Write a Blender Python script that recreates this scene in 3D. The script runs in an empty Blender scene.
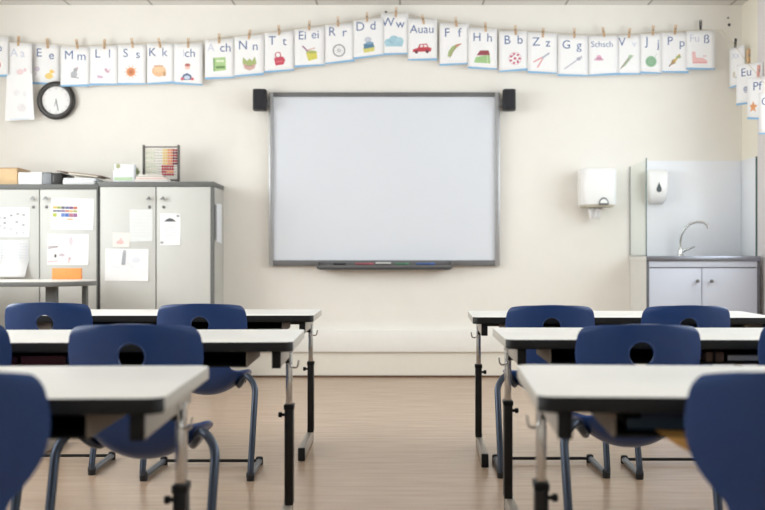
import bpy, bmesh, math, random
from mathutils import Vector, Matrix

random.seed(7)
C = bpy.context.scene.collection
PI = math.pi
F, VX, VY, H, D = 1010.0, 400.0, 260.0, 0.85, 7.34      # focal length (px), principal point, eye height, wall distance


def at(px, py, Y):
    return Vector(((px - VX) * Y / F, Y, H + (VY - py) * Y / F))


# ------------------------------------------------------------------ materials
MATS = {}


def lin(c):
    c = c / 255.0
    return c / 12.92 if c <= 0.04045 else ((c + 0.055) / 1.055) ** 2.4


def mat(name, rgb, rough=0.5, metal=0.0, var=0.03, scale=30.0, spec=0.5, bump=0.0, coat=0.0, trans=0.0):
    if name in MATS:
        return MATS[name]
    m = bpy.data.materials.new(name)
    m.use_nodes = True
    nt = m.node_tree
    b = nt.nodes['Principled BSDF']
    tc = nt.nodes.new('ShaderNodeTexCoord')
    nz = nt.nodes.new('ShaderNodeTexNoise')
    nz.inputs['Scale'].default_value = scale
    nz.inputs['Detail'].default_value = 3
    nt.links.new(tc.outputs['Object'], nz.inputs['Vector'])
    rp = nt.nodes.new('ShaderNodeValToRGB')
    base = [lin(v) for v in rgb]
    rp.color_ramp.elements[0].position = 0.3
    rp.color_ramp.elements[1].position = 0.7
    rp.color_ramp.elements[0].color = [max(0, v * (1 - var)) for v in base] + [1]
    rp.color_ramp.elements[1].color = [min(1, v * (1 + var)) for v in base] + [1]
    nt.links.new(nz.outputs['Fac'], rp.inputs['Fac'])
    nt.links.new(rp.outputs['Color'], b.inputs['Base Color'])
    b.inputs['Roughness'].default_value = rough
    b.inputs['Metallic'].default_value = metal
    b.inputs['Specular IOR Level'].default_value = spec
    b.inputs['Coat Weight'].default_value = coat
    b.inputs['Transmission Weight'].default_value = trans
    if bump > 0:
        bp = nt.nodes.new('ShaderNodeBump')
        bp.inputs['Strength'].default_value = bump
        bp.inputs['Distance'].default_value = 0.002
        nt.links.new(nz.outputs['Fac'], bp.inputs['Height'])
        nt.links.new(bp.outputs['Normal'], b.inputs['Normal'])
    MATS[name] = m
    return m


def floor_material():
    m = bpy.data.materials.new('vinyl_floor')
    m.use_nodes = True
    nt = m.node_tree
    b = nt.nodes['Principled BSDF']
    tc = nt.nodes.new('ShaderNodeTexCoord')
    mp = nt.nodes.new('ShaderNodeMapping')
    mp.inputs['Scale'].default_value = (1.2, 9.0, 1.0)
    nz = nt.nodes.new('ShaderNodeTexNoise')
    nz.inputs['Scale'].default_value = 3.0
    nz.inputs['Detail'].default_value = 6
    nt.links.new(tc.outputs['Object'], mp.inputs['Vector'])
    nt.links.new(mp.outputs['Vector'], nz.inputs['Vector'])
    rp = nt.nodes.new('ShaderNodeValToRGB')
    rp.color_ramp.elements[0].position = 0.3
    rp.color_ramp.elements[1].position = 0.72
    rp.color_ramp.elements[0].color = [lin(v) for v in (172, 147, 125)] + [1]
    rp.color_ramp.elements[1].color = [lin(v) for v in (188, 163, 140)] + [1]
    nt.links.new(nz.outputs['Fac'], rp.inputs['Fac'])
    nt.links.new(rp.outputs['Color'], b.inputs['Base Color'])
    b.inputs['Roughness'].default_value = 0.25
    b.inputs['Specular IOR Level'].default_value = 0.5
    return m


def ceiling_material():
    m = bpy.data.materials.new('ceiling_tiles')
    m.use_nodes = True
    nt = m.node_tree
    b = nt.nodes['Principled BSDF']
    tc = nt.nodes.new('ShaderNodeTexCoord')
    br = nt.nodes.new('ShaderNodeTexBrick')
    br.offset = 0.0
    br.inputs['Scale'].default_value = 1.0
    br.inputs['Brick Width'].default_value = 0.6
    br.inputs['Row Height'].default_value = 0.6
    br.inputs['Mortar Size'].default_value = 0.008
    a = [lin(v) for v in (226, 224, 220)] + [1]
    br.inputs['Color1'].default_value = a
    br.inputs['Color2'].default_value = [lin(v) for v in (222, 220, 216)] + [1]
    br.inputs['Mortar'].default_value = [lin(v) for v in (165, 162, 158)] + [1]
    nt.links.new(tc.outputs['Object'], br.inputs['Vector'])
    nt.links.new(br.outputs['Color'], b.inputs['Base Color'])
    b.inputs['Roughness'].default_value = 0.9
    return m


def glass_material(name, tint, gloss=0.08, edge=0.0):
    m = bpy.data.materials.new(name)
    m.use_nodes = True
    nt = m.node_tree
    out = nt.nodes['Material Output']
    nt.nodes.remove(nt.nodes['Principled BSDF'])
    t = nt.nodes.new('ShaderNodeBsdfTransparent')
    t.inputs['Color'].default_value = [lin(v) for v in tint] + [1]
    g = nt.nodes.new('ShaderNodeBsdfGlossy')
    g.inputs['Roughness'].default_value = 0.03
    lw = nt.nodes.new('ShaderNodeLayerWeight')
    fr = nt.nodes.new('ShaderNodeMath')
    fr.operation = 'POWER'
    fr.inputs[1].default_value = 5.0
    nt.links.new(lw.outputs['Facing'], fr.inputs[0])
    sc = nt.nodes.new('ShaderNodeMath')
    sc.operation = 'MULTIPLY_ADD'
    sc.inputs[1].default_value = 0.25
    sc.inputs[2].default_value = 0.03
    nt.links.new(fr.outputs[0], sc.inputs[0])
    mx = nt.nodes.new('ShaderNodeMixShader')
    nt.links.new(sc.outputs[0], mx.inputs['Fac'])
    nt.links.new(t.outputs['BSDF'], mx.inputs[1])
    nt.links.new(g.outputs['BSDF'], mx.inputs[2])
    nt.links.new(mx.outputs['Shader'], out.inputs['Surface'])
    return m


def lamp_material():
    m = bpy.data.materials.new('lamp_diffuser')
    m.use_nodes = True
    b = m.node_tree.nodes['Principled BSDF']
    b.inputs['Base Color'].default_value = (0.9, 0.9, 0.9, 1)
    b.inputs['Emission Color'].default_value = (1.0, 0.97, 0.92, 1)
    b.inputs['Emission Strength'].default_value = 2.0
    return m


# ------------------------------------------------------------------ mesh helpers
def smooth_mesh(me, ang=40):
    for p in me.polygons:
        p.use_smooth = True
    try:
        me.set_sharp_from_angle(angle=math.radians(ang))
    except Exception:
        pass


def link(name, me, parent=None, m=None):
    o = bpy.data.objects.new(name, me)
    C.objects.link(o)
    if m is not None:
        for k in (m if isinstance(m, (list, tuple)) else [m]):
            me.materials.append(k)
    if parent is not None:
        o.parent = parent
    return o


def obj(name, bm, m, parent=None, smooth=True, ang=40):
    me = bpy.data.meshes.new(name)
    bmesh.ops.recalc_face_normals(bm, faces=bm.faces)
    bm.to_mesh(me)
    bm.free()
    if smooth:
        smooth_mesh(me, ang)
    return link(name, me, parent, m)


def add_box(bm, x0, x1, y0, y1, z0, z1, bev=0.0, mi=0, seg=2):
    t = bmesh.new()
    r = bmesh.ops.create_cube(t, size=1.0)
    for v in t.verts:
        v.co = Vector((x0 + (v.co.x + .5) * (x1 - x0), y0 + (v.co.y + .5) * (y1 - y0), z0 + (v.co.z + .5) * (z1 - z0)))
    if bev > 0:
        bmesh.ops.bevel(t, geom=list(t.edges), offset=bev, segments=seg, profile=0.5, affect='EDGES')
    merge(bm, t, mi)


def merge(bm, t, mi=0, mx=None):
    vm = {}
    for v in t.verts:
        vm[v] = bm.verts.new(mx @ v.co if mx else v.co)
    for f in t.faces:
        try:
            nf = bm.faces.new([vm[v] for v in f.verts])
            nf.material_index = mi
        except ValueError:
            pass
    t.free()


def box(name, x0, x1, y0, y1, z0, z1, m, parent=None, bev=0.0, seg=2):
    bm = bmesh.new()
    add_box(bm, x0, x1, y0, y1, z0, z1, bev, 0, seg)
    return obj(name, bm, m, parent)


def fillet(pts, radii, n=6):
    out = [Vector(pts[0])]
    for i in range(1, len(pts) - 1):
        p0, p, p1 = Vector(pts[i - 1]), Vector(pts[i]), Vector(pts[i + 1])
        a, b = (p0 - p), (p1 - p)
        r = radii if not isinstance(radii, (list, tuple)) else radii[i - 1]
        r = min(r, a.length * .49, b.length * .49)
        a = p + a.normalized() * r
        b = p + b.normalized() * r
        for k in range(n + 1):
            t = k / n
            out.append((1 - t) ** 2 * a + 2 * t * (1 - t) * p + t * t * b)
    out.append(Vector(pts[-1]))
    return out


def add_tube(bm, pts, rad, n=12, mi=0, flat=1.0):
    pts = [Vector(p) for p in pts]
    rings = []
    up = None
    for i, p in enumerate(pts):
        d = (pts[min(i + 1, len(pts) - 1)] - pts[max(i - 1, 0)]).normalized()
        if up is None:
            up = d.orthogonal().normalized()
        else:
            up = (up - d * up.dot(d)).normalized()
        side = d.cross(up)
        r = rad[i] if isinstance(rad, (list, tuple)) else rad
        rings.append([bm.verts.new(p + up * math.cos(2 * PI * k / n) * r + side * math.sin(2 * PI * k / n) * r * flat) for k in range(n)])
    for a, b in zip(rings, rings[1:]):
        for k in range(n):
            f = bm.faces.new([a[k], a[(k + 1) % n], b[(k + 1) % n], b[k]])
            f.material_index = mi
    for rg in (rings[0], rings[-1]):
        f = bm.faces.new(rg)
        f.material_index = mi


def tube(name, pts, rad, m, parent=None, n=12):
    bm = bmesh.new()
    add_tube(bm, pts, rad, n)
    return obj(name, bm, m, parent)


def add_prism(bm, outline, lo, hi, axis='z', mi=0):
    """outline of 2-D points extruded along an axis"""
    def P(u, v, w):
        return {'z': (u, v, w), 'y': (u, w, v), 'x': (w, u, v)}[axis]
    a = [bm.verts.new(P(u, v, lo)) for u, v in outline]
    b = [bm.verts.new(P(u, v, hi)) for u, v in outline]
    n = len(outline)
    fs = [bm.faces.new(a), bm.faces.new(b)]
    for k in range(n):
        fs.append(bm.faces.new([a[k], a[(k + 1) % n], b[(k + 1) % n], b[k]]))
    for f in fs:
        f.material_index = mi


def prism(name, outline, lo, hi, axis, m, parent=None, bev=0.0):
    bm = bmesh.new()
    add_prism(bm, outline, lo, hi, axis)
    if bev:
        bmesh.ops.recalc_face_normals(bm, faces=bm.faces)
        es = [e for e in bm.edges if len(e.link_faces) == 2 and e.calc_face_angle() > 0.9]
        bmesh.ops.bevel(bm, geom=es, offset=bev, segments=2, profile=.5, affect='EDGES')
    return obj(name, bm, m, parent)


def rounded_rect(x0, x1, y0, y1, r, n=6):
    out = []
    for cx, cy, a0 in ((x1 - r, y1 - r, 0), (x0 + r, y1 - r, PI / 2), (x0 + r, y0 + r, PI), (x1 - r, y0 + r, 1.5 * PI)):
        for k in range(n + 1):
            a = a0 + PI / 2 * k / n
            out.append((cx + r * math.cos(a), cy + r * math.sin(a)))
    return out


def add_lathe(bm, prof, c, axis='z', n=24, mi=0):
    c = Vector(c)
    rings = []
    for r, h in prof:
        rg = []
        for k in range(n):
            a = 2 * PI * k / n
            u, v = r * math.cos(a), r * math.sin(a)
            rg.append(bm.verts.new(c + Vector({'z': (u, v, h), 'y': (u, h, v), 'x': (h, u, v)}[axis])))
        rings.append(rg)
    for a, b in zip(rings, rings[1:]):
        for k in range(n):
            f = bm.faces.new([a[k], a[(k + 1) % n], b[(k + 1) % n], b[k]])
            f.material_index = mi
    for rg in (rings[0], rings[-1]):
        f = bm.faces.new(rg)
        f.material_index = mi


def lathe(name, prof, c, axis, m, parent=None, n=24):
    bm = bmesh.new()
    add_lathe(bm, prof, c, axis, n)
    return obj(name, bm, m, parent)


def tag(o, label=None, cat=None, group=None, kind=None):
    if label:
        o['label'] = label
    if cat:
        o['category'] = cat
    if group:
        o['group'] = group
    if kind:
        o['kind'] = kind
    return o


def thing(name, label, cat, loc=(0, 0, 0), rot=(0, 0, 0), group=None):
    o = bpy.data.objects.new(name, None)
    o.empty_display_size = 0.05
    C.objects.link(o)
    o.location = loc
    o.rotation_euler = rot
    return tag(o, label, cat, group)


def copy_tree(o, parent=None):
    c = o.copy()
    C.objects.link(c)
    if parent is not None:
        c.parent = parent
    for ch in list(o.children):
        copy_tree(ch, c)
    return c


def text_mesh(s, size, m):
    cu = bpy.data.curves.new('t', 'FONT')
    cu.body = s
    cu.size = size
    cu.align_x = 'CENTER'
    cu.align_y = 'CENTER'
    cu.resolution_u = 3
    o = bpy.data.objects.new('t', cu)
    C.objects.link(o)
    bpy.context.view_layer.update()
    dg = bpy.context.evaluated_depsgraph_get()
    me = bpy.data.meshes.new_from_object(o.evaluated_get(dg))
    bpy.data.objects.remove(o)
    bpy.data.curves.remove(cu)
    me.transform(Matrix.Rotation(PI / 2, 4, 'X'))
    me.materials.clear()
    return me


# ------------------------------------------------------------------ palette
M = dict(
    wall=mat('painted_wall', (238, 235, 229), 0.75, var=0.01, scale=6),
    wall_side=mat('painted_side_wall', (238, 233, 219), 0.75, var=0.01, scale=6),
    trunk=mat('white_casing', (240, 238, 234), 0.5, var=0.01),
    skirt=mat('skirting_paint', (232, 227, 217), 0.5, var=0.01),
    skirtline=mat('floor_joint_strip', (96, 70, 52), 0.5),
    laminate=mat('white_laminate', (236, 235, 231), 0.32, var=0.01, scale=4),
    black_edge=mat('black_edge_plastic', (15, 16, 18), 0.55, spec=0.3),
    side_edge=mat('grey_edge_plastic', (168, 162, 153), 0.35),
    steel_grey=mat('grey_rail_steel', (160, 152, 142), 0.4, metal=0.2),
    black_steel=mat('black_coated_steel', (20, 18, 18), 0.45, spec=.35),
    chrome=mat('chrome', (205, 205, 205), 0.18, metal=1.0, var=0.02),
    tray_side=mat('taupe_tray_side', (122, 110, 98), 0.5),
    tray=mat('black_tray', (16, 15, 15), 0.7, spec=.3),
    blue=mat('blue_polypropylene', (25, 60, 116), 0.36, var=0.03, scale=60, spec=0.5, coat=0.1),
    tubeblue=mat('dark_grey_tube', (70, 78, 92), 0.28, metal=0.7),
    rubber=mat('black_rubber', (22, 22, 24), 0.7),
    board=mat('board_surface', (222, 227, 236), 0.35, var=0.005, scale=3),
    bframe=mat('board_dark_frame', (104, 104, 106), 0.45),
    bsilver=mat('board_silver_frame', (176, 178, 182), 0.35, metal=0.5),
    speaker=mat('speaker_black', (26, 27, 33), 0.6, var=0.15, scale=400),
    cab=mat('cabinet_door_grey', (207, 208, 205), 0.5, var=0.012, scale=3),
    cab_side_shade=mat('cabinet_side_shade', (188, 188, 184), 0.5, var=0.012, scale=3),  # door grey darkened, the shade on the cabinet side put into the colour
    cab_edge=mat('cabinet_dark_edge', (104, 106, 105), 0.5),
    gap=mat('cabinet_shadow_gap', (58, 58, 58), 0.7),
    handle=mat('handle_grey_metal', (120, 120, 120), 0.35, metal=0.6),
    paper=mat('paper_white', (246, 246, 248), 0.8, var=0.008, scale=20),
    paper2=mat('paper_bluish', (232, 236, 242), 0.8, var=0.01, scale=20),
    paper_pale=mat('paper_pale_grey', (229, 232, 233), 0.8, var=0.01, scale=20),
    peg=mat('peg_wood', (206, 170, 128), 0.6, var=0.1),
    pegd=mat('peg_dark', (60, 58, 58), 0.6),
    pegp=mat('peg_pink', (214, 160, 150), 0.6),
    spring=mat('peg_spring_steel', (150, 150, 150), 0.35, metal=0.8),
    string=mat('string_tan', (206, 194, 170), 0.8),
    wplast=mat('white_gloss_plastic', (244, 245, 246), 0.22, var=0.005),
    gplast=mat('grey_plastic', (132, 136, 142), 0.4),
    sink=mat('sink_cabinet_lavender_grey', (198, 203, 217), 0.45, var=0.01, scale=3),
    splash=mat('splashback_white', (240, 243, 249), 0.25, var=0.005, scale=3),
    steel=mat('brushed_steel', (142, 145, 156), 0.3, metal=0.9),
    sinkframe=mat('sink_frame_grey', (92, 93, 100), 0.45),
    basin_side=mat('basin_side_cream', (222, 221, 217), 0.5, var=.01),
    glassedge=mat('glass_edge_green', (86, 112, 112), 0.2),
    winframe=mat('window_frame_white', (236, 236, 236), 0.45),
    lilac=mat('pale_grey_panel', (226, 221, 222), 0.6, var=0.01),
    lampbody=mat('lamp_body_white', (235, 235, 235), 0.5),
)
GLASS = glass_material('screen_glass', (252, 254, 253))
PANE = glass_material('window_glass', (250, 252, 252))
LAMP = lamp_material()

# ------------------------------------------------------------------ the room
XL, XR, YF, ZC = -3.45, 2.485, -2.6, 2.703


def struct(o):
    o['kind'] = 'structure'
    return o


fl = struct(box('floor', XL - .2, XR + .2, YF - .2, D + .2, -.12, 0, floor_material()))
struct(box('ceiling', XL - .2, XR + .2, YF - .2, D + .2, ZC, ZC + .12, ceiling_material()))
struct(box('wall_back', XL - .2, XR + .2, D, D + .2, 0, ZC, M['wall']))
struct(box('wall_front', XL - .2, XR + .2, YF - .2, YF, 0, ZC, M['wall']))


def wall_x(name, xa, xb, spans, z0, z1, m):
    bm = bmesh.new()
    add_box(bm, xa, xb, YF, D, 0, z0)
    add_box(bm, xa, xb, YF, D, z1, ZC)
    y = YF
    for a, b in spans:
        add_box(bm, xa, xb, y, a, z0, z1)
        y = b
    add_box(bm, xa, xb, y, D, z0, z1)
    return struct(obj(name, bm, m))


LW = [(-1.9, .3), (.6, 3.2), (3.5, 6.1)]
RW = [(-1.6, .9), (1.2, 3.6), (3.9, 6.5)]
Z0, Z1 = 0.95, 2.5
wall_x('wall_left', XL - .2, XL, LW, Z0, Z1, M['wall'])
wall_x('wall_right', XR, XR + .2, RW, Z0, Z1, M['wall_side'])
nwin = 0
for side, spans in ((-1, LW), (1, RW)):
    for a, b in spans:
        nwin += 1
        xa, xb = (XL - .14, XL - .08) if side < 0 else (XR + .08, XR + .14)
        bm = bmesh.new()
        w = .06
        add_box(bm, xa, xb, a, b, Z0, Z0 + w)
        add_box(bm, xa, xb, a, b, Z1 - w, Z1)
        n = 3
        for k in range(n + 1):
            y = a + (b - a - w) * k / n
            add_box(bm, xa, xb, y, y + w, Z0 + w, Z1 - w)
        fr = struct(obj('window_%d' % nwin, bm, M['winframe'], smooth=False))
        bm = bmesh.new()
        xm = (xa + xb) / 2
        add_box(bm, xm - .003, xm + .003, a + .01, b - .01, Z0 + .01, Z1 - .01)
        obj('pane', bm, PANE, fr, smooth=False)
        sx = (XL - .08, XL + .03) if side < 0 else (XR - .03, XR + .08)
        box('window_sill', sx[0], sx[1], a - .03, b + .03, Z0 - .025, Z0, M['winframe'], fr)

# pipe casing and skirting along the back wall
CX0, CX1 = -1.27, 1.66
struct(box('trim_1', CX0, CX1, D - .045, D, .185, .345, M['trunk'], bev=.004))
struct(box('baseboard_back', CX0, CX1, D - .02, D, .012, .185, M['skirt']))
struct(box('trim_2', CX0, CX1, D - .028, D, 0, .014, M['skirtline']))
# full-height pale grey lining on the right wall
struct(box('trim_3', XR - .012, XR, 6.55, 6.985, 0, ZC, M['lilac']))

# ------------------------------------------------------------------ ceiling lamps added to fill the light (none of them inside the frame)
for ix, x in enumerate((-1.9, .9)):
    for iy, y in enumerate((-.9, 1.6, 4.1)):
        lt = thing('ceiling_fill_light', 'unseen fluorescent ceiling lamp added as fill, %s row, %s' % (('window-side', 'basin-side')[ix],
                   ('over the rear of the room', 'over the nearest desks', 'over the farthest desks')[iy]), 'ceiling fill light', (x, y, ZC), group='added fluorescent ceiling lamps')
        box('lamp_body', -.15, .15, -.62, .62, -.045, 0, M['lampbody'], lt, bev=.006)
        box('diffuser', -.135, .135, -.60, .60, -.058, -.045, LAMP, lt)

# ------------------------------------------------------------------ interactive board
sb = F / 7.30


def bx(px, Y=7.30):
    return (px - VX) * Y / F


def bz(py, Y=7.30):
    return H + (VY - py) * Y / F


bd = thing('interactive_whiteboard', 'large blank interactive whiteboard with grey frame on the back wall', 'whiteboard', (0, D, bz(266)))
zb = bz(266)
yo = -D


def B(name, x0, x1, z0, z1, y0, y1, m, bev=0.0):
    return box(name, x0, x1, y0 + yo, y1 + yo, z0 - zb, z1 - zb, m, bd, bev)


X0, X1, ZT, ZB = bx(268.9), bx(499.8), bz(92.3), bz(266)
B('screen', X0 + .02, X1 - .02, ZB + .03, ZT - .02, 7.312, 7.335, M['board'])
B('top_frame', X0 + .028, X1 - .03, ZT - .031, ZT, 7.295, 7.335, M['bframe'], .004)
B('bottom_frame', X0 + .02, X1 - .02, ZB, ZB + .042, 7.295, 7.335, M['bframe'], .004)
B('side_frame', X0, X0 + .032, ZB, ZT, 7.29, 7.335, M['bsilver'], .008)
B('side_frame', X1 - .036, X1, ZB, ZT, 7.29, 7.335, M['bsilver'], .008)
# pen tray with its sloping ends
ty0, ty1 = 7.215, 7.30
bm = bmesh.new()
ta, tb = bx(316, 7.22), bx(453, 7.22)
zt_, zl_ = bz(265.0, 7.22), bz(270, 7.22)
add_prism(bm, [(ta, zt_), (ta + .006, zl_ + .012), (ta + .03, zl_), (tb - .03, zl_), (tb - .006, zl_ + .012), (tb, zt_)], ty0, ty1, 'y')
o = obj('pen_tray', bm, M['bframe'], bd)
o.location = (0, yo, -zb)
lip = box('tray_lip', ta + .01, tb - .01, ty0 + yo - .006, ty0 + yo, zl_ + .006 - zb, zl_ + .018 - zb, M['gap'], bd, .002)
for xe0, xe1 in ((ta - .001, ta + .012), (tb - .012, tb + .001)):
    box('tray_end', xe0, xe1, ty0 + yo - .004, ty1 + yo, bz(266.5, 7.22) - zb, bz(261.5, 7.22) - zb, M['bframe'], bd, .003)
zpen = zt_


def pen(pxa, pxb, col, label, eraser=False):
    xa, xb = bx(pxa, 7.23), bx(pxb, 7.23)
    if eraser:
        t = thing('board_eraser', label, 'eraser', ((xa + xb) / 2, 7.245, zpen))
        h = (xb - xa) / 2
        box('felt', -h, h, -.02, .02, 0, .008, M['gap'], t, .002)
        box('grip', -h, h, -.018, .018, .008, .02, mat('eraser_grip', (206, 206, 204), .5), t, .004)
        return
    t = thing('board_pen', label, 'pen', ((xa + xb) / 2, 7.24, zpen + .008), group='pens in the board tray')
    h = (xb - xa) / 2
    lathe('barrel', [(.004, -h), (.008, -h + .004), (.008, h * .45)], (0, 0, 0), 'x', mat('pen_' + label.split()[0], col, .4), t, 12)
    lathe('cap', [(.0085, h * .45), (.0085, h - .004), (.005, h)], (0, 0, 0), 'x', mat('pen_cap_' + label.split()[0], [min(255, v * 1.15) for v in col], .4), t, 12)


pen(333, 346, (42, 42, 46), 'black board pen lying in the whiteboard tray')
pen(355, 374, (150, 82, 90), 'red board pen lying in the whiteboard tray')
pen(375.5, 391, (200, 200, 200), 'pale grey board eraser between the red and green pens', True)
pen(395, 409, (72, 118, 92), 'green board pen lying in the whiteboard tray')
pen(416, 435, (66, 94, 150), 'blue board pen lying in the whiteboard tray')

for s_, px0, px1 in ((-1, 252.5, 266), (1, 503.2, 516)):
    xa, xb = bx(px0, 7.22), bx(px1, 7.22)
    z0, z1 = bz(109.8, 7.22), bz(89, 7.22)
    sp = thing('loudspeaker', 'small black loudspeaker at the whiteboard\'s %s upper corner, near %s' % (
        ('left', 'the handbag card') if s_ < 0 else ('right', 'the ball card')), 'speaker', ((xa + xb) / 2, D, z0), group='whiteboard loudspeakers')
    hw = (xb - xa) / 2
    prism('cabinet', rounded_rect(-hw, hw, 7.205 - D, 7.305 - D, .03), 0, z1 - z0, 'z', M['speaker'], sp, .004)
    prism('grille', rounded_rect(-hw + .008, hw - .008, 7.200 - D, 7.24 - D, .016), .012, z1 - z0 - .012, 'z', mat('speaker_mesh', (34, 35, 42), .8, var=.3, scale=700), sp)
    bm = bmesh.new()
    xe = (X0 + .002) if s_ < 0 else (X1 - .002)
    xe -= (xa + xb) / 2
    add_box(bm, min(0, xe), max(0, xe), -.05, -.034, .035, .085, .003)
    add_box(bm, -.02, .02, -.05, -.001, .03, .09, .003)
    obj('bracket', bm, M['handle'], sp)

# ------------------------------------------------------------------ storage cabinets
YC = 6.95
sc_ = F / YC


def cx(px, Y=YC):
    return (px - VX) * Y / F


def cz(py, Y=YC):
    return H + (VY - py) * Y / F


def make_cabinet(x0, x1, ztop, label, hx, mx_, side_strip):
    t = thing('storage_cabinet', label, 'cabinet', ((x0 + x1) / 2, YC, 0), group='grey storage cabinets')
    w = (x1 - x0) / 2
    box('plinth', -w + .01, w - .01, .04, D - YC - .005, 0, .08, M['gap'], t)
    box('body', -w, w, .022, D - YC - .004, .08, ztop - .035, M['cab_side_shade'], t)
    box('top_board', -w - .004, w + .004, -.004, D - YC - .003, ztop - .035, ztop, M['cab_edge'], t, .004)
    box('edge_strip', w - (.02 if side_strip else .008), w + .002, -.002, .03, .08, ztop - .035, M['cab_edge'], t)
    box('edge_strip', -w - .001, -w + .008, 0, .03, .08, ztop - .035, M['gap'], t)
    m = mx_ - (x0 + x1) / 2
    for k in (0, 1):
        a, b = ((-w + .009, m - .004), (m + .004, w - (.021 if side_strip else .009)))[k]
        d = box('door', a, b, 0, .021, .09, ztop - .037, M['cab'], t, .0015)
        sx = hx[k] - (x0 + x1) / 2
        hz = cz(199)
        bm = bmesh.new()
        add_lathe(bm, [(.006, 0), (.006, -.018)], (sx, 0, hz), 'y', 12)
        add_prism(bm, [(sx - .018, hz - .006), (sx + .018, hz - .006), (sx + .010, hz + .010), (sx + .002, hz + .018)], -.03, -.018, 'y')
        obj('handle', bm, M['handle'], d)
        lathe('lock', [(.011, 0), (.011, -.004), (.008, -.006)], (sx, 0, cz(207)), 'y', M['handle'], d, 14)
    return t


ZC1, ZC2 = cz(184.2), cz(181.6)
xa, xm, xb = cx(-19), cx(98.3), cx(213.5)
make_cabinet(xa, xm - .004, ZC1, 'grey two-door storage cabinet at far left, behind the desk', (cx(33.5), cx(46.5)), cx(39.5), False)
make_cabinet(xm + .004, xb, ZC2, 'grey two-door storage cabinet with the abacus on top', (cx(149.5), cx(163.5)), cx(156), True)


# sheets stuck on the cabinet doors
class Ink:
    """flat printed marks collected per colour, in photo pixels of the sheet's plane"""
    def __init__(self, ox, oz, Y, y0=-.0012):
        self.o, self.Y, self.y, self.bm, self.m, self.ix = (ox, oz), Y, y0, bmesh.new(), [], {}

    def _mi(self, col):
        k = tuple(int(v + (250 - v) * .13) for v in col)
        if k not in self.ix:
            self.ix[k] = len(self.m)
            self.m.append(mat('ink_%d_%d_%d' % k, k, .8, var=.05, scale=60))
        return self.ix[k]

    def _f(self, pts, col):
        self.y -= .00012
        vs = [self.bm.verts.new(((x - VX) * self.Y / F - self.o[0], self.y, H + (VY - y) * self.Y / F - self.o[1])) for x, y in pts]
        f = self.bm.faces.new(vs)
        f.material_index = self._mi(col)

    def poly(self, pts, col):
        self._f(pts, col)

    def ell(self, x, y, rx, ry, col, n=16, a0=0, a1=2 * PI):
        self._f([(x + rx * math.cos(a0 + (a1 - a0) * k / n), y + ry * math.sin(a0 + (a1 - a0) * k / n)) for k in range(n + (0 if a1 - a0 > 6.28 else 1))], col)

    def rect(self, x0, y0, x1, y1, col):
        self._f([(x0, y0), (x1, y0), (x1, y1), (x0, y1)], col)

    def line(self, x0, y0, x1, y1, w, col):
        d = Vector((x1 - x0, y1 - y0)).normalized() * (w / 2)
        self._f([(x0 - d.y, y0 + d.x), (x1 - d.y, y1 + d.x), (x1 + d.y, y1 - d.x), (x0 + d.y, y0 - d.x)], col)

    def ring(self, x, y, r, w, col, n=18):
        for k in range(n):
            a, b = 2 * PI * k / n, 2 * PI * (k + 1) / n
            self._f([(x + (r + s) * math.cos(t), y + (r + s) * math.sin(t)) for s, t in ((0, a), (0, b), (-w, b), (-w, a))], col)
            self.y += .00012
        self.y -= .00012

    def done(self, name, parent):
        me = bpy.data.meshes.new(name)
        self.bm.to_mesh(me)
        self.bm.free()
        return link(name, me, parent, self.m)


def door_sheet(name, x0, y0, x1, y1, label, cat, m, draw=None, rot=0.0, group='papers stuck on the cabinet doors', yoff=0.0):
    Y = YC - .0006 - yoff
    c = at((x0 + x1) / 2, (y0 + y1) / 2, Y)
    t = thing(name, label, cat, c, (0, rot, 0), group)
    w, h = (x1 - x0) * Y / F / 2, (y1 - y0) * Y / F / 2
    # a sheet with a faint curl at its lower corners
    bm = bmesh.new()
    n = 6
    g = [[bm.verts.new((-w + 2 * w * i / n, -.0006 - .006 * max(0, 1 - 2 * j / n) ** 2 * (i / n) ** 2, -h + 2 * h * j / n)) for i in range(n + 1)] for j in range(n + 1)]
    for j in range(n):
        for i in range(n):
            bm.faces.new([g[j][i], g[j][i + 1], g[j + 1][i + 1], g[j + 1][i]])
    me = bpy.data.meshes.new('sheet')
    bm.to_mesh(me)
    bm.free()
    o = link('sheet', me, t, m)
    so = o.modifiers.new('thick', 'SOLIDIFY')
    so.thickness = .0008
    if draw:
        ink = Ink(c.x, c.z, Y, -.0018)
        draw(ink)
        ink.done('print', t)
    return t


GR, LG = (120, 122, 128), (200, 206, 214)


def d_timetable(k):
    for i in range(6):
        k.line(-2 + i * 6, 210, -2 + i * 6, 236, .35, (206, 208, 212))
    for x, y in ((0, 218), (5, 218), (11.5, 215.5), (17, 222), (23.5, 225), (5, 223), (5, 228), (17, 233), (23.5, 233), (11, 229), (0, 226), (18, 214), (24, 215)):
        k.ell(x, y, 1.6, .9, (150, 152, 158) if y < 226 and x > 2 else (196, 198, 203), 10)
    for x in (11.5, 17, 23.5):
        k.line(x - 2.2, 219.5, x + 2.2, 219.5, .5, (205, 207, 210))


def d_grid(k):
    for i in range(7):
        k.line(0, 244 + i * 2.8, 28, 244 + i * 2.8, .4, (206, 216, 228))
    for i in range(5):
        k.line(2 + i * 6.2, 243, 2 + i * 6.2, 262, .35, (214, 222, 232))


door_sheet('timetable_sheet', -3, 207.5, 29.5, 237, 'white table of small grey pictures on the far left cabinet door', 'paper', M['paper'], d_timetable)
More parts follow.
